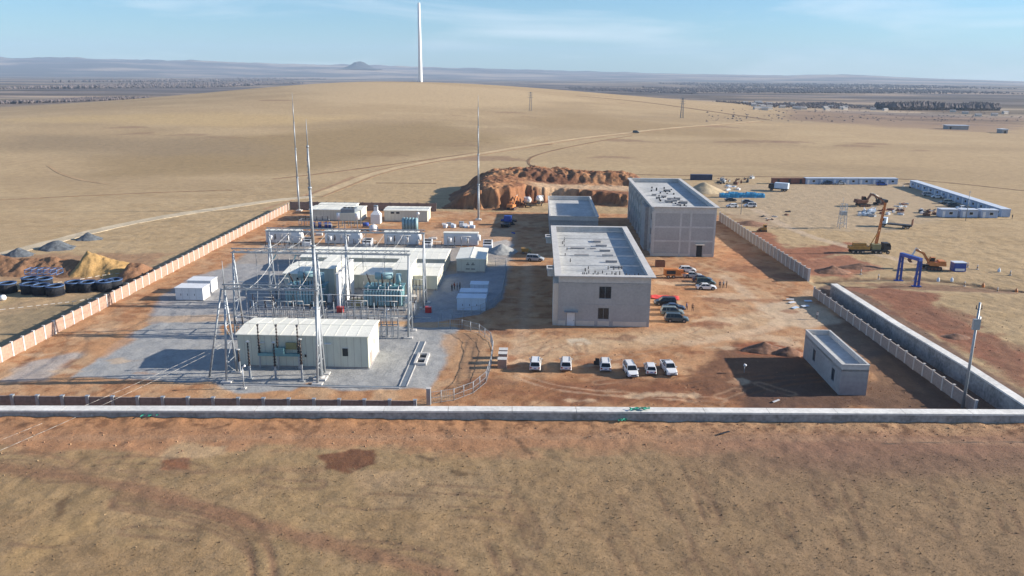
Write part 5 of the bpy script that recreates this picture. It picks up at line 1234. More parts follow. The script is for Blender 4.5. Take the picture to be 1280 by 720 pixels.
def excavator(label,u,v,ang,paint,s=1.,boom=((.8,1.6),(2.6,4.2),(4.6,4.4),(5.6,2.2)),white=False):
    t=thing('excavator',label,'excavator',u,v,0,ang); P=M[paint]
    tracks(t,-1.7,1.9,1.05)
    MB().cyl((0,0,.9),(0,0,1.1),.7,.7,14).build('turntable',M['dark_steel'],t)
    b=MB().box(-2.3,.9,-1.2,1.2,1.1,1.9); b.prism([(-2.5,1.15),(-1.0,1.15),(-1.0,2.2),(-2.3,2.2)],'y',-1.15,1.15); b.build('body',P,t)
    c=MB().prism([(.0,1.902),(1.3,1.902),(1.2,2.4),(.9,3.0),(0,3.0)],'y',.25,1.15).build('cab',P,t); MB().prism([(.15,2.1),(1.22,2.1),(1.15,2.45),(.9,2.9),(.15,2.9)],'y',.23,1.17).build('cab_window',M['glass'],c)
    a,bb,cc,dd=boom
    m=MB(); m.beam((a[0],-.3,a[1]),(bb[0],-.3,bb[1]),.4,.5); m.beam((bb[0],-.3,bb[1]),(cc[0],-.3,cc[1]),.36,.45); m.build('boom',P,t)
    m=MB(); m.beam((cc[0]-.2,-.3,cc[1]+.2),(dd[0],-.3,dd[1]),.3,.36); m.build('arm',M['white_panel'] if white else P,t)
    MB().cyl((.9,-.3,1.5),((a[0]+bb[0])/2+.3,-.3,(a[1]+bb[1])/2-.1),.09,.09,6).cyl((bb[0]+.4,-.3,bb[1]+.35),(cc[0],-.3,cc[1]+.45),.08,.08,6).build('hydraulic_ram',M['wire'],t)
    MB().prism([(dd[0]-.3,dd[1]),(dd[0]+.3,dd[1]),(dd[0]+.5,dd[1]-.5),(dd[0]+.1,dd[1]-1.0),(dd[0]-.5,dd[1]-.9),(dd[0]-.1,dd[1]-.5)],'y',-.75,.15).build('bucket',M['rust'],t)
    t.scale=(s,s,s); return t
u,v=U(1167,338); excavator('orange excavator with a white arm beside the blue portal frame',u,v+.8,R(172),'dull_orange',1.15,((.8,1.6),(2.2,3.6),(4.0,4.4),(4.8,2.4)),True)
u,v=U(1186,335); 
t=thing('small_container','small blue and white metal cabin right of the orange excavator','cabin',*U(1192,340)); MB().box(0,3.,0,2.2,.1,2.3).build('body',M['blue_steel'],t); MB().box(-.1,3.1,-.1,2.3,2.303,2.45).build('roof',M['container_roof'],t); MB().box(.3,2.7,-.04,0,.3,.9).build('side_panel',M['white_panel'],t)
# marker cones and flags
cone=thing('marker_cone','x','marker',0,0); MB().cyl((0,0,0),(0,0,1.35),.24,.07,8).box(-.3,.3,-.3,.3,0,.06).build('cone',M['post_white'],cone); MB().cyl((0,0,.5),(0,0,.75),.21,.17,8).build('band',M['dull_yellow'],cone)
mk=[(1098,349,'pale'),(1121,350.5,'pale'),(1142.5,351,'pale'),(1205.6,358,'yellow'),(1246.5,366,'pale'),(1209.6,334,'yellow'),(1221.5,337,'pale'),(1262.7,344,'pale'),(1076,343,'yellow')]
wh=['left of the portal frame','at the far leg of the portal frame','at the near leg of the portal frame','below the small blue cabin','nearest the tall utility pole','right beside the small blue cabin','second right of the small blue cabin','nearest the right picture edge','farthest left of the row']
for i,(px,py,c) in enumerate(mk):
    u,v=U(px,py); lb='pale yellow marker cone on the grass '+wh[i]
    if i==0: x,y=uv2xy(u,v); cone.location=(x,y,0); cone['label']=lb; cone['group']='marker cones outside the fence'
    else: dup(cone,u,v,0,lb,0,'marker cones outside the fence')
for (px,py,m_,l) in ((1172.5,352,'blue_white','pale blue marker bag left of the excavation line, below the excavator'),(1189.5,352,'blue_white','pale blue marker bag below the small cabin'),(1228.6,359,'dull_orange','red orange marker bag on the grass right of the cones'),(1248.5,340,'blue_white','pale blue marker bag beyond the ditch at the right'),(1270,366,'dull_orange','orange red marker flag at the far right of the ditch')):
    u,v=U(px,py); o=MB().lathe(0,0,[(.01,1.1),(.2,.9),(.38,.4),(.3,0)],8).cyl((0,0,1.0),(.1,0,1.3),.05,.02,5).build('marker_bag',M[m_]); x,y=uv2xy(u,v); o.location=(x,y,0); tag(o,l,'marker')
# rig, yellow, with upright mast
u,v=U(1066,317); t=thing('drilling_rig','yellow truck mounted rig with its orange mast raised, outside the right fence','rig',u,v+1)
MB().box(0,9.5,-1.2,1.2,.7,1.2).build('chassis',M['dark_steel'],t)
MB().box(-.9,4.6,-1.1,1.1,1.203,2.1).box(.2,3.6,-.8,.8,2.103,2.9).build('deck',M['dull_yellow'],t)
c=MB().prism([(8.3,1.203),(10.3,1.203),(10.3,2.2),(9.9,3.1),(8.3,3.1)],'y',-1.15,1.15).build('cab',M['dark_steel'],t); MB().prism([(9.0,2.2),(10.33,2.2),(9.95,3.0),(9.0,3.0)],'y',-1.18,1.18).build('cab_window',M['glass'],c)
for x in (0,1.3,2.6,6.3,7.6,9.6):
    for s in (-1,1): wheel(t,x,s*1.1,.5,.35)
m=MB(); a=Vector((6.4,0,1.6)); b=Vector((7.7,0,14.6))
for (x,y) in ((-.26,-.26),(.26,-.26),(.26,.26),(-.26,.26)): m.beam(a+Vector((x,y,0)),b+Vector((x*.6,y*.6,0)),.16)
for i in range(13):
    p=a.lerp(b,i/13);q=a.lerp(b,(i+1)/13); s=1 if i%2 else -1
    for y in (-.24,.24): m.beam(p+Vector((.24*s,y,0)),q+Vector((-.24*s,y,0)),.11)
m.build('mast',M['dull_orange'],t); MB().box(7.4,8.2,-.3,.3,14.4,15.1).build('mast_head',M['dark_steel'],t)
MB().cyl((4.8,0,2),(7.1,0,7),.14,.14,8).build('hydraulic_ram',M['dull_yellow'],t); MB().box(5.2,7.6,-1.,1.,1.203,2.7).build('winch_housing',M['olive'],t)
# flatbed truck
def truck(label,u,v,ang,cabm,bedm,load=None,L=9.):
    t=thing('flatbed_truck',label,'truck',u,v,0,ang)
    MB().box(0,L,-.45,.45,.75,1.05).build('chassis',M['dark_steel'],t)
    c=MB().prism([(L-1.9,1.053),(L+.1,1.053),(L+.1,2.0),(L-.15,3.0),(L-1.9,3.0)],'y',-1.2,1.2).build('cab',M[cabm],t)
    MB().prism([(L-1.2,2.0),(L+.13,2.0),(L-.1,2.85),(L-1.2,2.85)],'y',-1.23,1.23).build('cab_window',M['glass'],c)
    MB().box(-.2,L-2.2,-1.25,1.25,1.053,1.25).build('flatbed',M[bedm],t)
    for x in (1.,2.2,L-1.1):
        for s in (-1,1): wheel(t,x,s*1.05,.5,.32)
    return t
u,v=U(1141,287); t=truck('low flatbed truck with red tail posts parked in front of the container camp',u,v+1,R(148),'blue_white','dark_steel',L=9.5)
for s in (-.9,.9): MB().box(-.2,.1,s-.25,s+.25,1.253,3.2).build('tail_post',M['rust'],t)
u,v=U(985,240); t=truck('dark truck with a tall pale blue box body in the camp yard',u+.2,v+1,R(150),'dark_steel','dark_steel',L=8.); MB().box(-.1,5.6,-1.25,1.25,1.253,3.6).build('box_body',M['blue_white'],t)
# excavator pair with raised arms
u,v=U(1078,258); excavator('dark rusty excavator with its arm stretched right in the camp yard',u,v,R(8),'rust',1.25,((.8,1.6),(2.2,3.8),(4.8,2.6),(6.3,1.6)))
u,v=U(1094,256); excavator('second dark excavator right behind the rusty one in the camp yard',u+1.5,v,R(200),'dark_steel',1.0)
u,v=U(954,290); t=thing('small_loader','small yellow loader on the red soil outside the right fence','loader',u,v+.6); tracks(t,-.9,1.2,.6,r=.3); MB().box(-.7,1.1,-.6,.6,.6,1.3).build('body',M['dull_yellow'],t); c=MB().box(.1,1.0,-.5,.5,1.303,2.3).build('cab',M['dull_yellow'],t); MB().box(.2,1.03,-.53,.53,1.5,2.1).build('cab_window',M['glass'],c); MB().prism([(-1.9,.2),(-1.1,.2),(-1.1,1.0),(-1.4,.5)],'y',-.7,.7).beam((-.7,-.5,1.1),(-1.4,-.5,.7),.12).beam((-.7,.5,1.1),(-1.4,.5,.7),.12).build('bucket',M['rust'],t)
# lattice mast
u,v=U(1052,285); t=thing('lattice_tower','pale lattice tower with a small platform in front of the camp yard','tower',u,v)
m=MB(); w_=1.1
for (x,y) in ((-w_,-w_),(w_,-w_),(w_,w_),(-w_,w_)): m.beam((x,y,0),(x*.7,y*.7,8),.14)
for k in range(5):
    z0,z1=k*1.6,(k+1)*1.6; s0=w_*(1-.0375*z0);s1=w_*(1-.0375*z1)
    for a,b in (((-1,-1),(1,-1)),((1,-1),(1,1)),((1,1),(-1,1)),((-1,1),(-1,-1))): m.beam((a[0]*s0,a[1]*s0,z0),(b[0]*s1,b[1]*s1,z1),.08); m.beam((a[0]*s1,a[1]*s1,z1),(b[0]*s1,b[1]*s1,z1),.08)
m.build('lattice',M['wire'],t); MB().box(-.9,.9,-.9,.9,4.3,5.6).build('tank_box',M['galv'],t); MB().cyl((-.7,-.7,8),(-.7,-.7,10),.06,.04,6).build('antenna',M['galv'],t)
for (px,py,h,l) in ((1207,276,10.4,'thin grey pole in front of the slanting container row'),(926,268,6.4,'thin post outside the right fence near the white car')):
    u,v=U(px,py); t=thing('thin_pole',l,'pole',u,v); MB().cyl((0,0,0),(0,0,h),.13,.09,8).build('pole',M['dark_galv'],t); MB().beam((-.5,0,h-.4),(.5,0,h-.4),.09).build('crossarm',M['dark_galv'],t)
# container camp: every cabin a thing
def cabin(L=6.,Wc=3.,h=2.8,wm='container_blue',rm='container_roof'):
    t=thing('container_cabin','x','cabin',0,0); MB().box(0,L-.06,0,Wc,.1,h).build('wall',M[wm],t); MB().box(-.05,L-.01,-.25,Wc+.2,h+.003,h+.16).build('roof',M[rm],t)
    MB().box(.7,1.6,-.05,0,.1,2.2).build('door',M['white_panel'],t)
    f=MB().box(2.9,4.3,-.06,0,1.,2.1).build('window',M['white_panel'],t); MB().box(3.,4.2,-.08,-.062,1.1,2.0).build('pane',M['glass'],f); return t
K=cabin(); first=True
def putcab(u,v,rot,lab,grp):
    global first
    if first: x,y=uv2xy(u,v); K.location=(x,y,0); K.rotation_euler=(0,0,-PSI+rot); K['label']=lab; K['group']=grp; first=False
    else: dup(K,u,v,0,lab,rot,grp)
nw=['leftmost','second','third','fourth','fifth','sixth','seventh','eighth','ninth','tenth','eleventh','twelfth']
for i in range(7): putcab(123.4+i*6.15,371+i*.45,R(4),'blue white container cabin, '+nw[i]+(' ' if i==0 else ' from the left ')+'in the long back camp row','back row of camp cabins')
# slanting row from (166.6,351) to (169,301)
a=Vector((169.,368.)); b=Vector((165.8,287.5)); d=(b-a); n=13; ang=math.atan2(d.y,d.x)
for i in range(n): p=a.lerp(b,i/n); putcab(p.x,p.y,ang,'blue container cabin number %s counted from the far end of the slanting camp row'%(nw[i] if i<12 else ('thirteenth','fourteenth')[i-12]),'slanting row of camp cabins')
for i in range(3): putcab(143.3+i*7.,285.5-.1*i,0,'pale container cabin, '+('left','middle','right')[i]+' one of three in the short front camp row','front row of camp cabins')
for i in range(3):
    u,v=U(966+i*14,230.5); t=thing('rusty_container','rust red shipping container, '+('left','middle','right')[i]+' one of three at the back of the camp','container',u,v+1); MB().box(0,5.4,0,2.4,.1,2.6).build('body',M['container_red'],t); MB().box(-.02,5.42,-.05,2.45,2.603,2.7).build('roof',M['rust'],t); MB().box(2.2,3.2,-.05,0,.2,2.3).build('door',M['dark_steel'],t)
u,v=U(864,226); t=thing('navy_container','dark navy shipping container behind the three storey building','container',u,v+1); MB().box(0,10,0,2.4,.1,2.7).build('body',M['container_navy'],t); MB().box(-.05,10.05,-.05,2.45,2.703,2.8).build('roof',M['container_navy'],t)
g=MB()
for i in range(20): g.box(.3+i*.48,.4+i*.48,-.05,0,.2,2.6)
g.build('side_rib',M['container_navy'],t)
# blue tarpaulin stack: several covered bundles
for i in range(5):
    px=901+i*11; u,v=U(px,247.5); h=(1.7,2.1,1.8,2.0,1.6)[i]; L_=3.7
    m=MB(); nn=8; vs=[]
    for a_ in range(nn+1):
        for j,(y,z) in enumerate(((-.1,0),(0,h*.7),(.5,h),(2.2,h*1.05),(2.8,h*.7),(3.,0))): vs.append((a_/nn*L_,y+random.uniform(-.08,.08),max(0,z+random.uniform(-.12,.12)*(z>0))))
    m.add(vs,[(a_*6+j,(a_+1)*6+j,(a_+1)*6+j+1,a_*6+j+1) for a_ in range(nn) for j in range(5)]+[tuple(range(6)),tuple(nn*6+j for j in range(6))[::-1]],0,False)
    o=m.build('tarpaulin_bundle',M['tarp_blue']); x,y=uv2xy(u,v+.5); o.location=(x,y,0); o.rotation_euler=(0,0,-PSI); tag(o,'blue tarpaulin covered bundle, '+('leftmost','second from left','middle','second from right','rightmost')[i]+' in the row behind the tall building','bundle','blue tarpaulin bundles')
# junk piles in the camp: individual pieces
def junk(n,box,lab,grp,mats,zmax=1.6,seed=1):
    rnd=random.Random(seed)
    for i in range(n):
        px,py=rnd.uniform(box[0],box[2]),rnd.uniform(box[1],box[3]); u,v=U(px,py); a=rnd.uniform(.6,2.6);b_=rnd.uniform(.4,1.4);h=rnd.uniform(.3,zmax)
        m=MB(); m.box(-a/2,a/2,-b_/2,b_/2,0,h*.6); m.beam((-a/2,0,h*.6),(a/2,b_*.2,h),.16); m.beam((-a/3,-b_/2,h*.5),(a/3,b_/2,h*.95),.14)
        o=m.build('scrap_bundle',M[mats[i%len(mats)]]); x,y=uv2xy(u,v); o.location=(x,y,-.03); o.rotation_euler=(0,0,rnd.uniform(-1.5,1.5)); tag(o,lab,'scrap',grp)
junk(26,(897,224,942,231),'scrap bundle in the dark heap left of the rust red containers','dark scrap heap',('dark_steel','rust','dark_steel','galv'),2.4,1)
junk(8,(902,232,925,238),'pale piece of sheeting beside the blue tarpaulin bundles','pale sheeting pieces',('white_panel','blue_white'),1.,2)
junk(16,(1074,264,1096,271),'pale crumpled sheet bundle in the heap in front of the camp yard','pale sheet heap',('blue_white','white_panel','galv'),1.8,3)
junk(12,(1100,262,1128,270),'reddish scrap bundle in the heap right of the pale sheets','reddish scrap heap',('rust','white_panel','container_red'),1.3,4)
junk(12,(1152,262,1178,270),'brownish scrap bundle left of the short front camp row','brown scrap heap',('rust','dark_steel','white_panel'),1.5,5)
junk(10,(1120,254,1135,259),'flat scrap plate lying in the middle of the camp yard','flat scrap plates',('galv','white_panel','rust'),.5,6)
junk(8,(1128,230,1150,236),'dark scrap bundle at the upper end of the slanting camp row','dark scrap at the camp end',('dark_steel','white_panel'),1.2,7)
junk(7,(952,262,985,276),'small debris piece on the grass outside the right fence','small debris outside the fence',('rust','dark_steel','post_white'),.7,8)
junk(8,(1150,330,1164,336),'dark steel part lying below the portal frame','steel parts by the portal frame',('dark_steel','rust'),.9,9)
junk(9,(620,276,642,292),'dark crate in the building shadow left of the low building','dark crates in the shadow',('dark_steel','blue_steel','dark_steel'),1.3,10)
# mixers and white drums by the mound
def mixer(label,u,v,ang):
    t=thing('mixer_truck',label,'truck',u,v,0,ang); L=8.
    MB().box(0,L,-.45,.45,.75,1.05).build('chassis',M['dark_steel'],t)
    c=MB().prism([(L-1.8,1.053),(L,1.053),(L,2.),(L-.2,3.),(L-1.8,3.)],'y',-1.15,1.15).build('cab',M['white_panel'],t); MB().prism([(L-1.,2.),(L+.03,2.),(L-.15,2.85),(L-1.,2.85)],'y',-1.18,1.18).build('cab_window',M['glass'],c)
    d=MB(); prof=[(0,.5),(.6,.9),(2.0,1.25),(3.6,1.2),(5.2,.8)]
    for (x0,r0),(x1,r1) in zip(prof[:-1],prof[1:]): d.cyl((x0,0,2.9-.12*x0),(x1,0,2.9-.12*x1),r0,r1,16)
    d.build('drum',M['white_panel'],t)
    for x in (1.,2.2,L-1.):
        for s in (-1,1): wheel(t,x,s*1.05,.5,.3)
u,v=U(664,260); mixer('white concrete mixer truck at the foot of the spoil mound, left of two',u-1,v,R(95))
u,v=U(673,258); mixer('white concrete mixer truck nearest the low building, right of two',u,v,R(85))
u,v=U(640,262); excavator('dark excavator at the foot of the lit spoil mound',u,v,R(70),'dull_orange',1.0)
u,v=U(652,318); t=thing('dump_cart','small yellow dumper beside the lone silver white car','dumper',u,v+1); MB().prism([(0,.7),(1.6,.7),(2.0,1.6),(-.2,1.6)],'y',-.7,.7).build('skip',M['dull_yellow'],t); MB().box(1.7,2.6,-.6,.6,.5,1.3).build('engine_cover',M['olive'],t)
for x in (.4,2.2):
    for s in (-1,1): wheel(t,x,s*.7,.36,.22)
u,v=U(634,285); truck('dark blue truck parked in the shadow left of the low building',u-1,v,R(80),'blue_steel','dark_steel',L=7)
# timber off-cuts and white debris in front of wall
for (px,py,l,m_,lab) in ((18,518,2.2,'white_panel','white plank on the soil at the far left foot of the front wall'),(124,520,1.8,'white_panel','white bent plank below the slack cables'),(970,503,1.1,'white_panel','small pale slab on the soil between the block hut and the wall'),(905,545,1.5,'dark_steel','thin dark rod on the orange soil strip')):
    u,v=U(px,py,2. if px<800 else 0. if py<510 else 1.); o=MB().beam((-l/2,-.3,.1),(l/2,.3,.25),.3,.08).build('plank',M[m_]); x,y=uv2xy(u,v); o.location=(x,y,float(zat(np.array([x]),np.array([y]))[0])+.08); tag(o,lab,'plank')
u,v=U(930,466); t=thing('signal_lamp','small grey spotlight stand in the dark shadow left of the block hut','lamp',u,v); MB().cyl((0,0,0),(0,0,1.2),.06,.05,6).build('stand',M['galv'],t); MB().cyl((0,0,1.2),(.15,0,1.5),.22,.25,10).build('lamp_head',M['white_panel'],t)
for (px,py,lab) in ((536,506,'short grey gate pillar at the right end of the front fence'),):
    u,v=U(px,py); t=thing('gate_pillar',lab,'pillar',u,v); MB().box(-.3,.3,-.3,.3,0,2.6).build('shaft',M['galv'],t); MB().box(-.36,.36,-.36,.36,2.603,2.7).build('cap',M['concrete_light'],t)
# ================================================================ far things
d=ray(525.5,98.5); best=max(((float(hill(np.float64(d[0]*q),np.float64(d[1]*q)))-H)/q,q) for q in range(500,1700,5)); x,y=d[0]*(best[1]-15),d[1]*(best[1]-15); z=float(hill(np.float64(x),np.float64(y))); u,v=xy2uv(x,y); dist_=math.hypot(x,y); print('TOWER',x,y,z)
t=thing('turbine_tower','tall white wind turbine tower without blades on the crest of the grassy hill','tower',u,v,z-1.5)
HT=dist_*.0905; m=MB(); m.lathe(0,0,[(2.9,0),(2.55,HT*.3),(2.2,HT*.6),(1.75,HT),(.01,HT)],36)
m.build('shaft',M['steel_white'],t); MB().cyl((0,0,HT),(0,0,HT+1),1.7,1.6,20).build('top_flange',M['steel_white'],t); MB().box(-1,1,-3.2,-2.6,0,3).build('door',M['galv'],t)
def pylon(px,py,pt,lab):
    x,y,z=PH(px,py); u,v=xy2uv(x,y); d_=math.hypot(x,y); h=(py-pt)/1000*d_*1.02; t=thing('power_pylon',lab,'pylon',u,v,z-.5); m=MB(); w_=h*.07
    for (a,b) in ((-1,-1),(1,-1),(1,1),(-1,1)): m.beam((a*w_,b*w_,0),(a*.4,b*.4,h),.28)
    for k in range(8):
        f0=k/8;f1=(k+1)/8; s0=w_*(1-f0)+.4*f0; s1=w_*(1-f1)+.4*f1
        for a,b in (((-1,-1),(1,-1)),((1,-1),(1,1)),((1,1),(-1,1)),((-1,1),(-1,-1))): m.beam((a[0]*s0,a[1]*s0,h*f0),(b[0]*s1,b[1]*s1,h*f1),.14)
    m.build('lattice',M['dark_galv'],t); a=MB()
    for f in (.72,.84,.95): a.beam((-h*.14,0,h*f),(h*.14,0,h*f),.25)
    a.build('crossarm',M['dark_galv'],t)
pylon(663,139,116,'distant lattice power pylon on the slope right of the turbine tower'); pylon(852,148,124,'distant lattice power pylon farther right on the plain edge')
pylon(1178,103.5,97,'tiny distant pylon on the right horizon')
# far woods: masses of jagged crowns
def wood(lab,pxs,py,h,depth,dens,zc=0,seed=0):
    rnd=random.Random(seed); h=h*(.85 if seed<3 else .36); dens=int(dens*(2 if seed<3 else 1.8)); depth=depth*(1 if seed<3 else 2.2); m=MB(); z=0
    x0,y0,_=PH(pxs[0],py[0]); x1,y1,_=PH(pxs[1],py[1]); n=dens
    for i in range(n):
        f=rnd.random(); g_=rnd.random(); x=x0+(x1-x0)*f+rnd.uniform(-3,3); y=y0+(y1-y0)*f+g_*depth; hh=h*rnd.uniform(.4,1.2)*(.6+.8*float(vn(np.array([x/60.]),np.array([y/60.]),5)[0])); r=hh*rnd.uniform(.22,.38)*(1 if seed<3 else 1.8); zz=float(hill(np.float64(x),np.float64(y)))-.5
        k=5; vs=[(x+r*.3*math.cos(a*1.256),y+r*.3*math.sin(a*1.256),zz+hh*.08) for a in range(k)]+[(x+r*math.cos(a*1.256+.5)*rnd.uniform(.7,1.2),y+r*math.sin(a*1.256+.5)*rnd.uniform(.7,1.2),zz+hh*rnd.uniform(.35,.6)) for a in range(k)]+[(x+rnd.uniform(-.3,.3)*r,y,zz+hh)]
        m.add(vs,[(a,(a+1)%k,k+(a+1)%k,k+a) for a in range(k)]+[(k+a,k+(a+1)%k,2*k) for a in range(k)]+[tuple(range(k))[::-1]],0,False)
    o=m.build('far_wood',M['far_tree']); tag(o,lab,'wood',kind='stuff'); return o
wood('dark plantation block of trees on the right plain',(1118,1200),(138,138),11,60,900,seed=1)
wood('dark plantation block right of the larger one on the right plain',(1208,1250),(138.5,138.5),10,60,480,seed=2)
wood('brownish tree belt left of the plantation on the plain',(950,1110),(134,135),8,120,900,seed=3)
wood('dark tree belt on the plain at the left picture edge',(-20,130),(131,126),13,70,700,seed=4)
wood('broad far tree belt behind the left flank of the hill',(-20,260),(112,110),22,500,1500,seed=5)
wood('far tree belt beyond the left hill flank, higher up',(60,330),(103.5,102),26,700,1100,seed=6)
wood('far tree belt right of the hill crest',(720,880),(113,118),14,250,700,seed=7)
wood('far tree belt on the middle of the right plain',(860,1290),(116,118),16,400,1400,seed=8)
wood('thin far tree belt near the right horizon',(900,1290),(109.5,111.5),20,700,1200,seed=9)
# far village houses
rnd=random.Random(4); h0=None
for i in range(34):
    if i<20: px,py=rnd.uniform(928,1010),rnd.uniform(129,138)
    elif i<28: px,py=rnd.uniform(1030,1110),rnd.uniform(134,140)
    else: px,py=rnd.uniform(1190,1275),rnd.uniform(140,146)
    x,y,z=PH(px,py); u,v=xy2uv(x,y); lb='tiny village house on the far right plain'
    if h0 is None:
        h0=thing('village_house',lb,'house',u,v,z,0,'village houses on the far plain'); MB().box(-5,5,-3,3,-1,3.2).build('wall',M['render_cream'],h0); MB().prism([(-3.4,3.2),(3.4,3.2),(0,5.)],'x',-5.3,5.3).build('roof',M['concrete'],h0)
    else: dup(h0,u,v,z,lb,rnd.uniform(-.4,.4),'village houses on the far plain').scale=(.7,.7,.7)
for (px,py,w_,lab) in ((1184,162,30,'long low grey farm shed on the plain at the right'),(1252,167,8,'small dark shed at the far right of the plain'),(895,120.5,0,'')):
    if not w_: continue
    x,y,z=PH(px,py); u,v=xy2uv(x,y); t=thing('farm_shed',lab,'shed',u,v,z); MB().box(0,w_*.62,0,8,-1,3.2).build('wall',M['concrete'],t); MB().box(-.4,w_*.62+.4,-.4,8.4,3.203,3.6).build('roof',M['container_roof'],t); MB().box(2,3.5,-.1,0,0,2.2).build('door',M['dark_steel'],t)
# shrubs and low scrub dots on the plain right of the hill
def scrub():
    rnd=random.Random(12); m=MB()
    for i in range(300):
        px=rnd.uniform(880,1290); py=152-abs(rnd.gauss(0,9)); 
        if py<128: continue
        x,y,z=PH(px,py); r=rnd.uniform(.8,2.2); hh=r*rnd.uniform(.3,.6)
        vs=[(x+r*math.cos(a*1.256)*rnd.uniform(.6,1.2),y+r*math.sin(a*1.256),z-.2) for a in range(5)]+[(x,y,z+hh)]
        m.add(vs,[(a,(a+1)%5,5) for a in range(5)],0,False)
    tag(m.build('scrub',M['far_tree']),'scattered low scrub on the brown plain at the right','scrub',kind='stuff')
scrub()

for i in range(14):
    u,v=random.uniform(-80,-20),random.uniform(231,243); a=random.uniform(1.,3.2); b=random.uniform(.7,1.6); h=random.uniform(.25,.8)
    m=MB(); m.box(0,a,0,b,0,h)
    if i%2: m.beam((.1,b/2,h),(a-.1,b/2,h+.5),.12)
    o=m.build('foundation_block',M[('concrete_light','cap','concrete','galv')[i%4]]); tag(o,'low pale foundation block on the bare soil between the reactor row and the back containers','foundation','foundation blocks on the bare soil'); x,y=uv2xy(u,v); o.location=(x,y,-.02); o.rotation_euler=(0,0,-PSI)
for i in range(10):
    u,v=random.uniform(-62,-24),random.uniform(206,213); frame=MB(); a=random.uniform(1.,2.2); 
    for x_ in (0,a):
        for y_ in (0,.9): frame.beam((x_,y_,0),(x_,y_,1.6),.1)
    frame.beam((0,0,1.6),(a,.9,1.6),.1).beam((0,.9,1.6),(a,0,1.6),.1).box(.1,a-.1,.1,.8,1.6,2.2)
    o=frame.build('switch_stand',M[('dark_galv','galv','insulator')[i%3]]); tag(o,'small steel switch stand behind the long white roofed prefab house','switch stand','switch stands behind the long house'); x,y=uv2xy(u,v); o.location=(x,y,0); o.rotation_euler=(0,0,-PSI)

# denser switchgear between gantries
for i,(u_,v_,w2,h2) in enumerate(((-55.5,139.5,4.2,2.6),(-49.8,139.5,4.2,2.6),(-44.,139.5,4.2,2.6),(-38.6,141,3.6,2.4),(-33.4,141,3.6,2.4),(-28.6,141,3.2,2.4),(-56,149.,4.5,3.),(-50,149.,4.5,3.),(-44,149.,3.,3.),(-37,150.,4.,3.),(-31,150.,4.,3.),(-56.5,166,3.,3.2),(-26.5,166.,2.4,3.4),(-53,130.,0.01,0),(-52,215,5,2),(-70,218,5,1.8))):
    if h2: frame_stand('disconnector_frame','grey steel disconnector frame with insulators in the dense switchgear around the gantries',u_,v_,w2,1.3,h2,3,1.5,.15,group='disconnector frames around the gantries',insm='grey_insulator' if i%2 else 'insulator')
def dropper(p,q,sag,lab,grp):
    m=MB(); pts=[]
    for k in range(9):
        f=k/8; pts.append((f*(q[0]-p[0]),f*(q[1]-p[1]),f*(q[2]-p[2])-sag*4*f*(1-f)))
    m.tube(pts,.03,4); o=m.build('dropper_wire',M['wire']); x,y=uv2xy(p[0],p[1]); o.location=(x,y,p[2]); o.rotation_euler=(0,0,-PSI); tag(o,lab,'wire',grp)
for i,s_ in enumerate((-52,-48,-44,-36,-32,-28)):
    tx=(-52.4 if i<3 else -35.9)+(1.1,3.7,6.1)[i%3]
    dropper((s_,163.3,10.6),(tx-.3,162.3,7.2),.5,'thin wire dropping from the rear gantry to a transformer bushing','wires dropping to the transformers')
    dropper((s_,143.8,10.3),(s_+.4,141.,4.2),.2,'thin wire dropping from the middle gantry to the disconnectors','wires dropping to the disconnectors')
for i,s_ in enumerate((-45.5,-41.5,-37.5)):
    dropper((s_,120.2,9.8),(s_-.4,122.2,7.8),.3,'thin wire dropping from the front gantry to the circuit breaker','wires dropping to the circuit breaker')
t=thing('pipe_bus','pale tubular busbar on posts running across in front of the transformers','busbar',-57,154)
for i in range(9): MB().cyl((i*4.1,0,0),(i*4.1,0,3.2),.08,.08,6).build('post',M['galv'],t); b=MB(); bushing(b,(i*4.1,0,3.2),(i*4.1,0,4.6),.15); b.build('insulator',M['insulator'],t)
MB().cyl((-.5,0,4.7),(33.3,0,4.7),.09,.09,6).build('tube',M['wire'],t)
heap('spoil_heap','reddish spoil heap by the end of the right fence at the gate gap','soil heap',1040,340,5,3,1.5,'soil_brown',91); heap('spoil_heap','low brown spoil ridge below the yellow rig','soil heap',1075,335,7,2.5,1.2,'soil_brown',93); heap('spoil_heap','brown spoil ridge along the outer foot of the tall right wall','soil heap',1195,425,5,3,1.2,'soil_brown',95,1.)
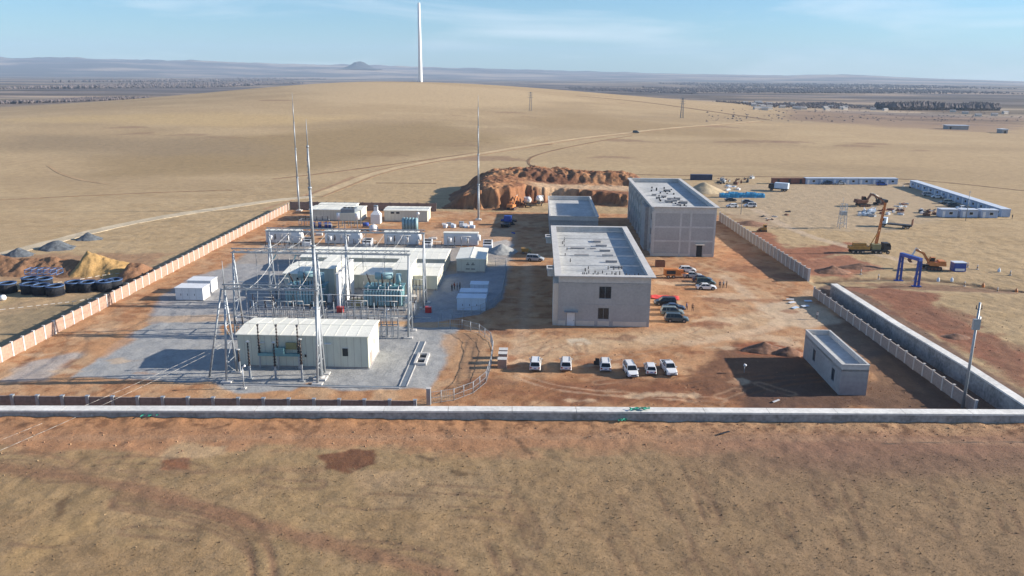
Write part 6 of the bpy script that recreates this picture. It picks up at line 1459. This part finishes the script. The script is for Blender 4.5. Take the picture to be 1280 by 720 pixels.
# ================================================================ loose ground cover
def scatter(name,label,cat,n,region,kinds,mats,seed):
    "many small tufts or clods as one mesh; region: sampler returning x,y"
    rnd=random.Random(seed); vs=[];fs=[];mi=[]
    pts=[region(rnd) for _ in range(n)]; ax=np.array([p[0] for p in pts]); ay=np.array([p[1] for p in pts]); az=zat(ax,ay)
    for x,y,z in zip(ax.tolist(),ay.tolist(),az.tolist()):
        k=len(vs); c=rnd.randrange(len(mats))
        if kinds=='tuft':
            h=rnd.uniform(.02,.07)*(2.2 if rnd.random()<.04 else 1); r=h*rnd.uniform(1.,1.8)
            for j in range(3):
                a=rnd.uniform(0,6.28); dx,dy=math.cos(a)*r,math.sin(a)*r
                vs+= [(x-dx*.5,y-dy*.5,z-.02),(x+dx*.5,y+dy*.5,z-.02),(x+rnd.uniform(-.6,.6)*r,y+rnd.uniform(-.6,.6)*r,z+h)]
                fs.append((k+3*j,k+3*j+1,k+3*j+2)); mi.append(c)
        else:
            r=rnd.uniform(.03,.09)*(2.6 if rnd.random()<.03 else 1); q=[(math.cos(i*1.57+rnd.random())*r*rnd.uniform(.6,1.1),math.sin(i*1.57+rnd.random())*r) for i in range(4)]
            vs+=[(x+a,y+b,z-.04) for a,b in q]+[(x+rnd.uniform(-.3,.3)*r,y,z+r*rnd.uniform(.5,1.))]
            for i in range(4): fs.append((k+i,k+(i+1)%4,k+4)); mi.append(c)
    me=D.meshes.new(name); me.from_pydata(vs,[],fs)
    for m in mats: me.materials.append(M[m])
    me.polygons.foreach_set('material_index',mi); me.update(); o=D.objects.new(name,me); COL.objects.link(o); tag(o,label,cat,kind='stuff')
for k_,c_ in dict(straw=(.36,.25,.135),straw_dark=(.25,.165,.095),clod_red=(.34,.17,.085),clod_dark=(.18,.10,.06),clod_tan=(.38,.235,.13)).items(): defm(k_,c_,.95,var=.1)
def rfg(r):
    while True:
        y=60+50*r.random()**1.0; x=r.uniform(-.72,.72)*y*1.0
        if y<97+.04*x+ (3 if r.random()<.2 else 0)-9+4: return (x,y)
scatter('dry_grass','short dry grass stubble covering the foreground','grass',34000,rfg,'tuft',('straw','straw_dark','straw'),5)
scatter('soil_clods','loose clods along the foot of the front wall','clods',9000,lambda r:(lambda x:(x,float(np.interp(x,[-76,70],[98.3,104.8]))-1.2-abs(r.gauss(0,3.2))))(r.uniform(-85,80)),'clod',('clod_red','clod_dark','clod_tan'),6)
def rsite(r):
    while True:
        x=r.uniform(-10,66); y=r.uniform(108,150)
        if r.random()<.35+.65*(float(y<126)): return (x,y)
scatter('soil_clods','loose clods on the churned soil inside the front wall','clods',7000,rsite,'clod',('clod_red','clod_dark','clod_tan'),7)
scatter('soil_clods','loose clods on the worked soil outside the right wall','clods',2500,lambda r:(lambda t:(74+22*r.random()+ (1-t)*6,112+t*75))(r.random()),'clod',('clod_dark','clod_red'),8)
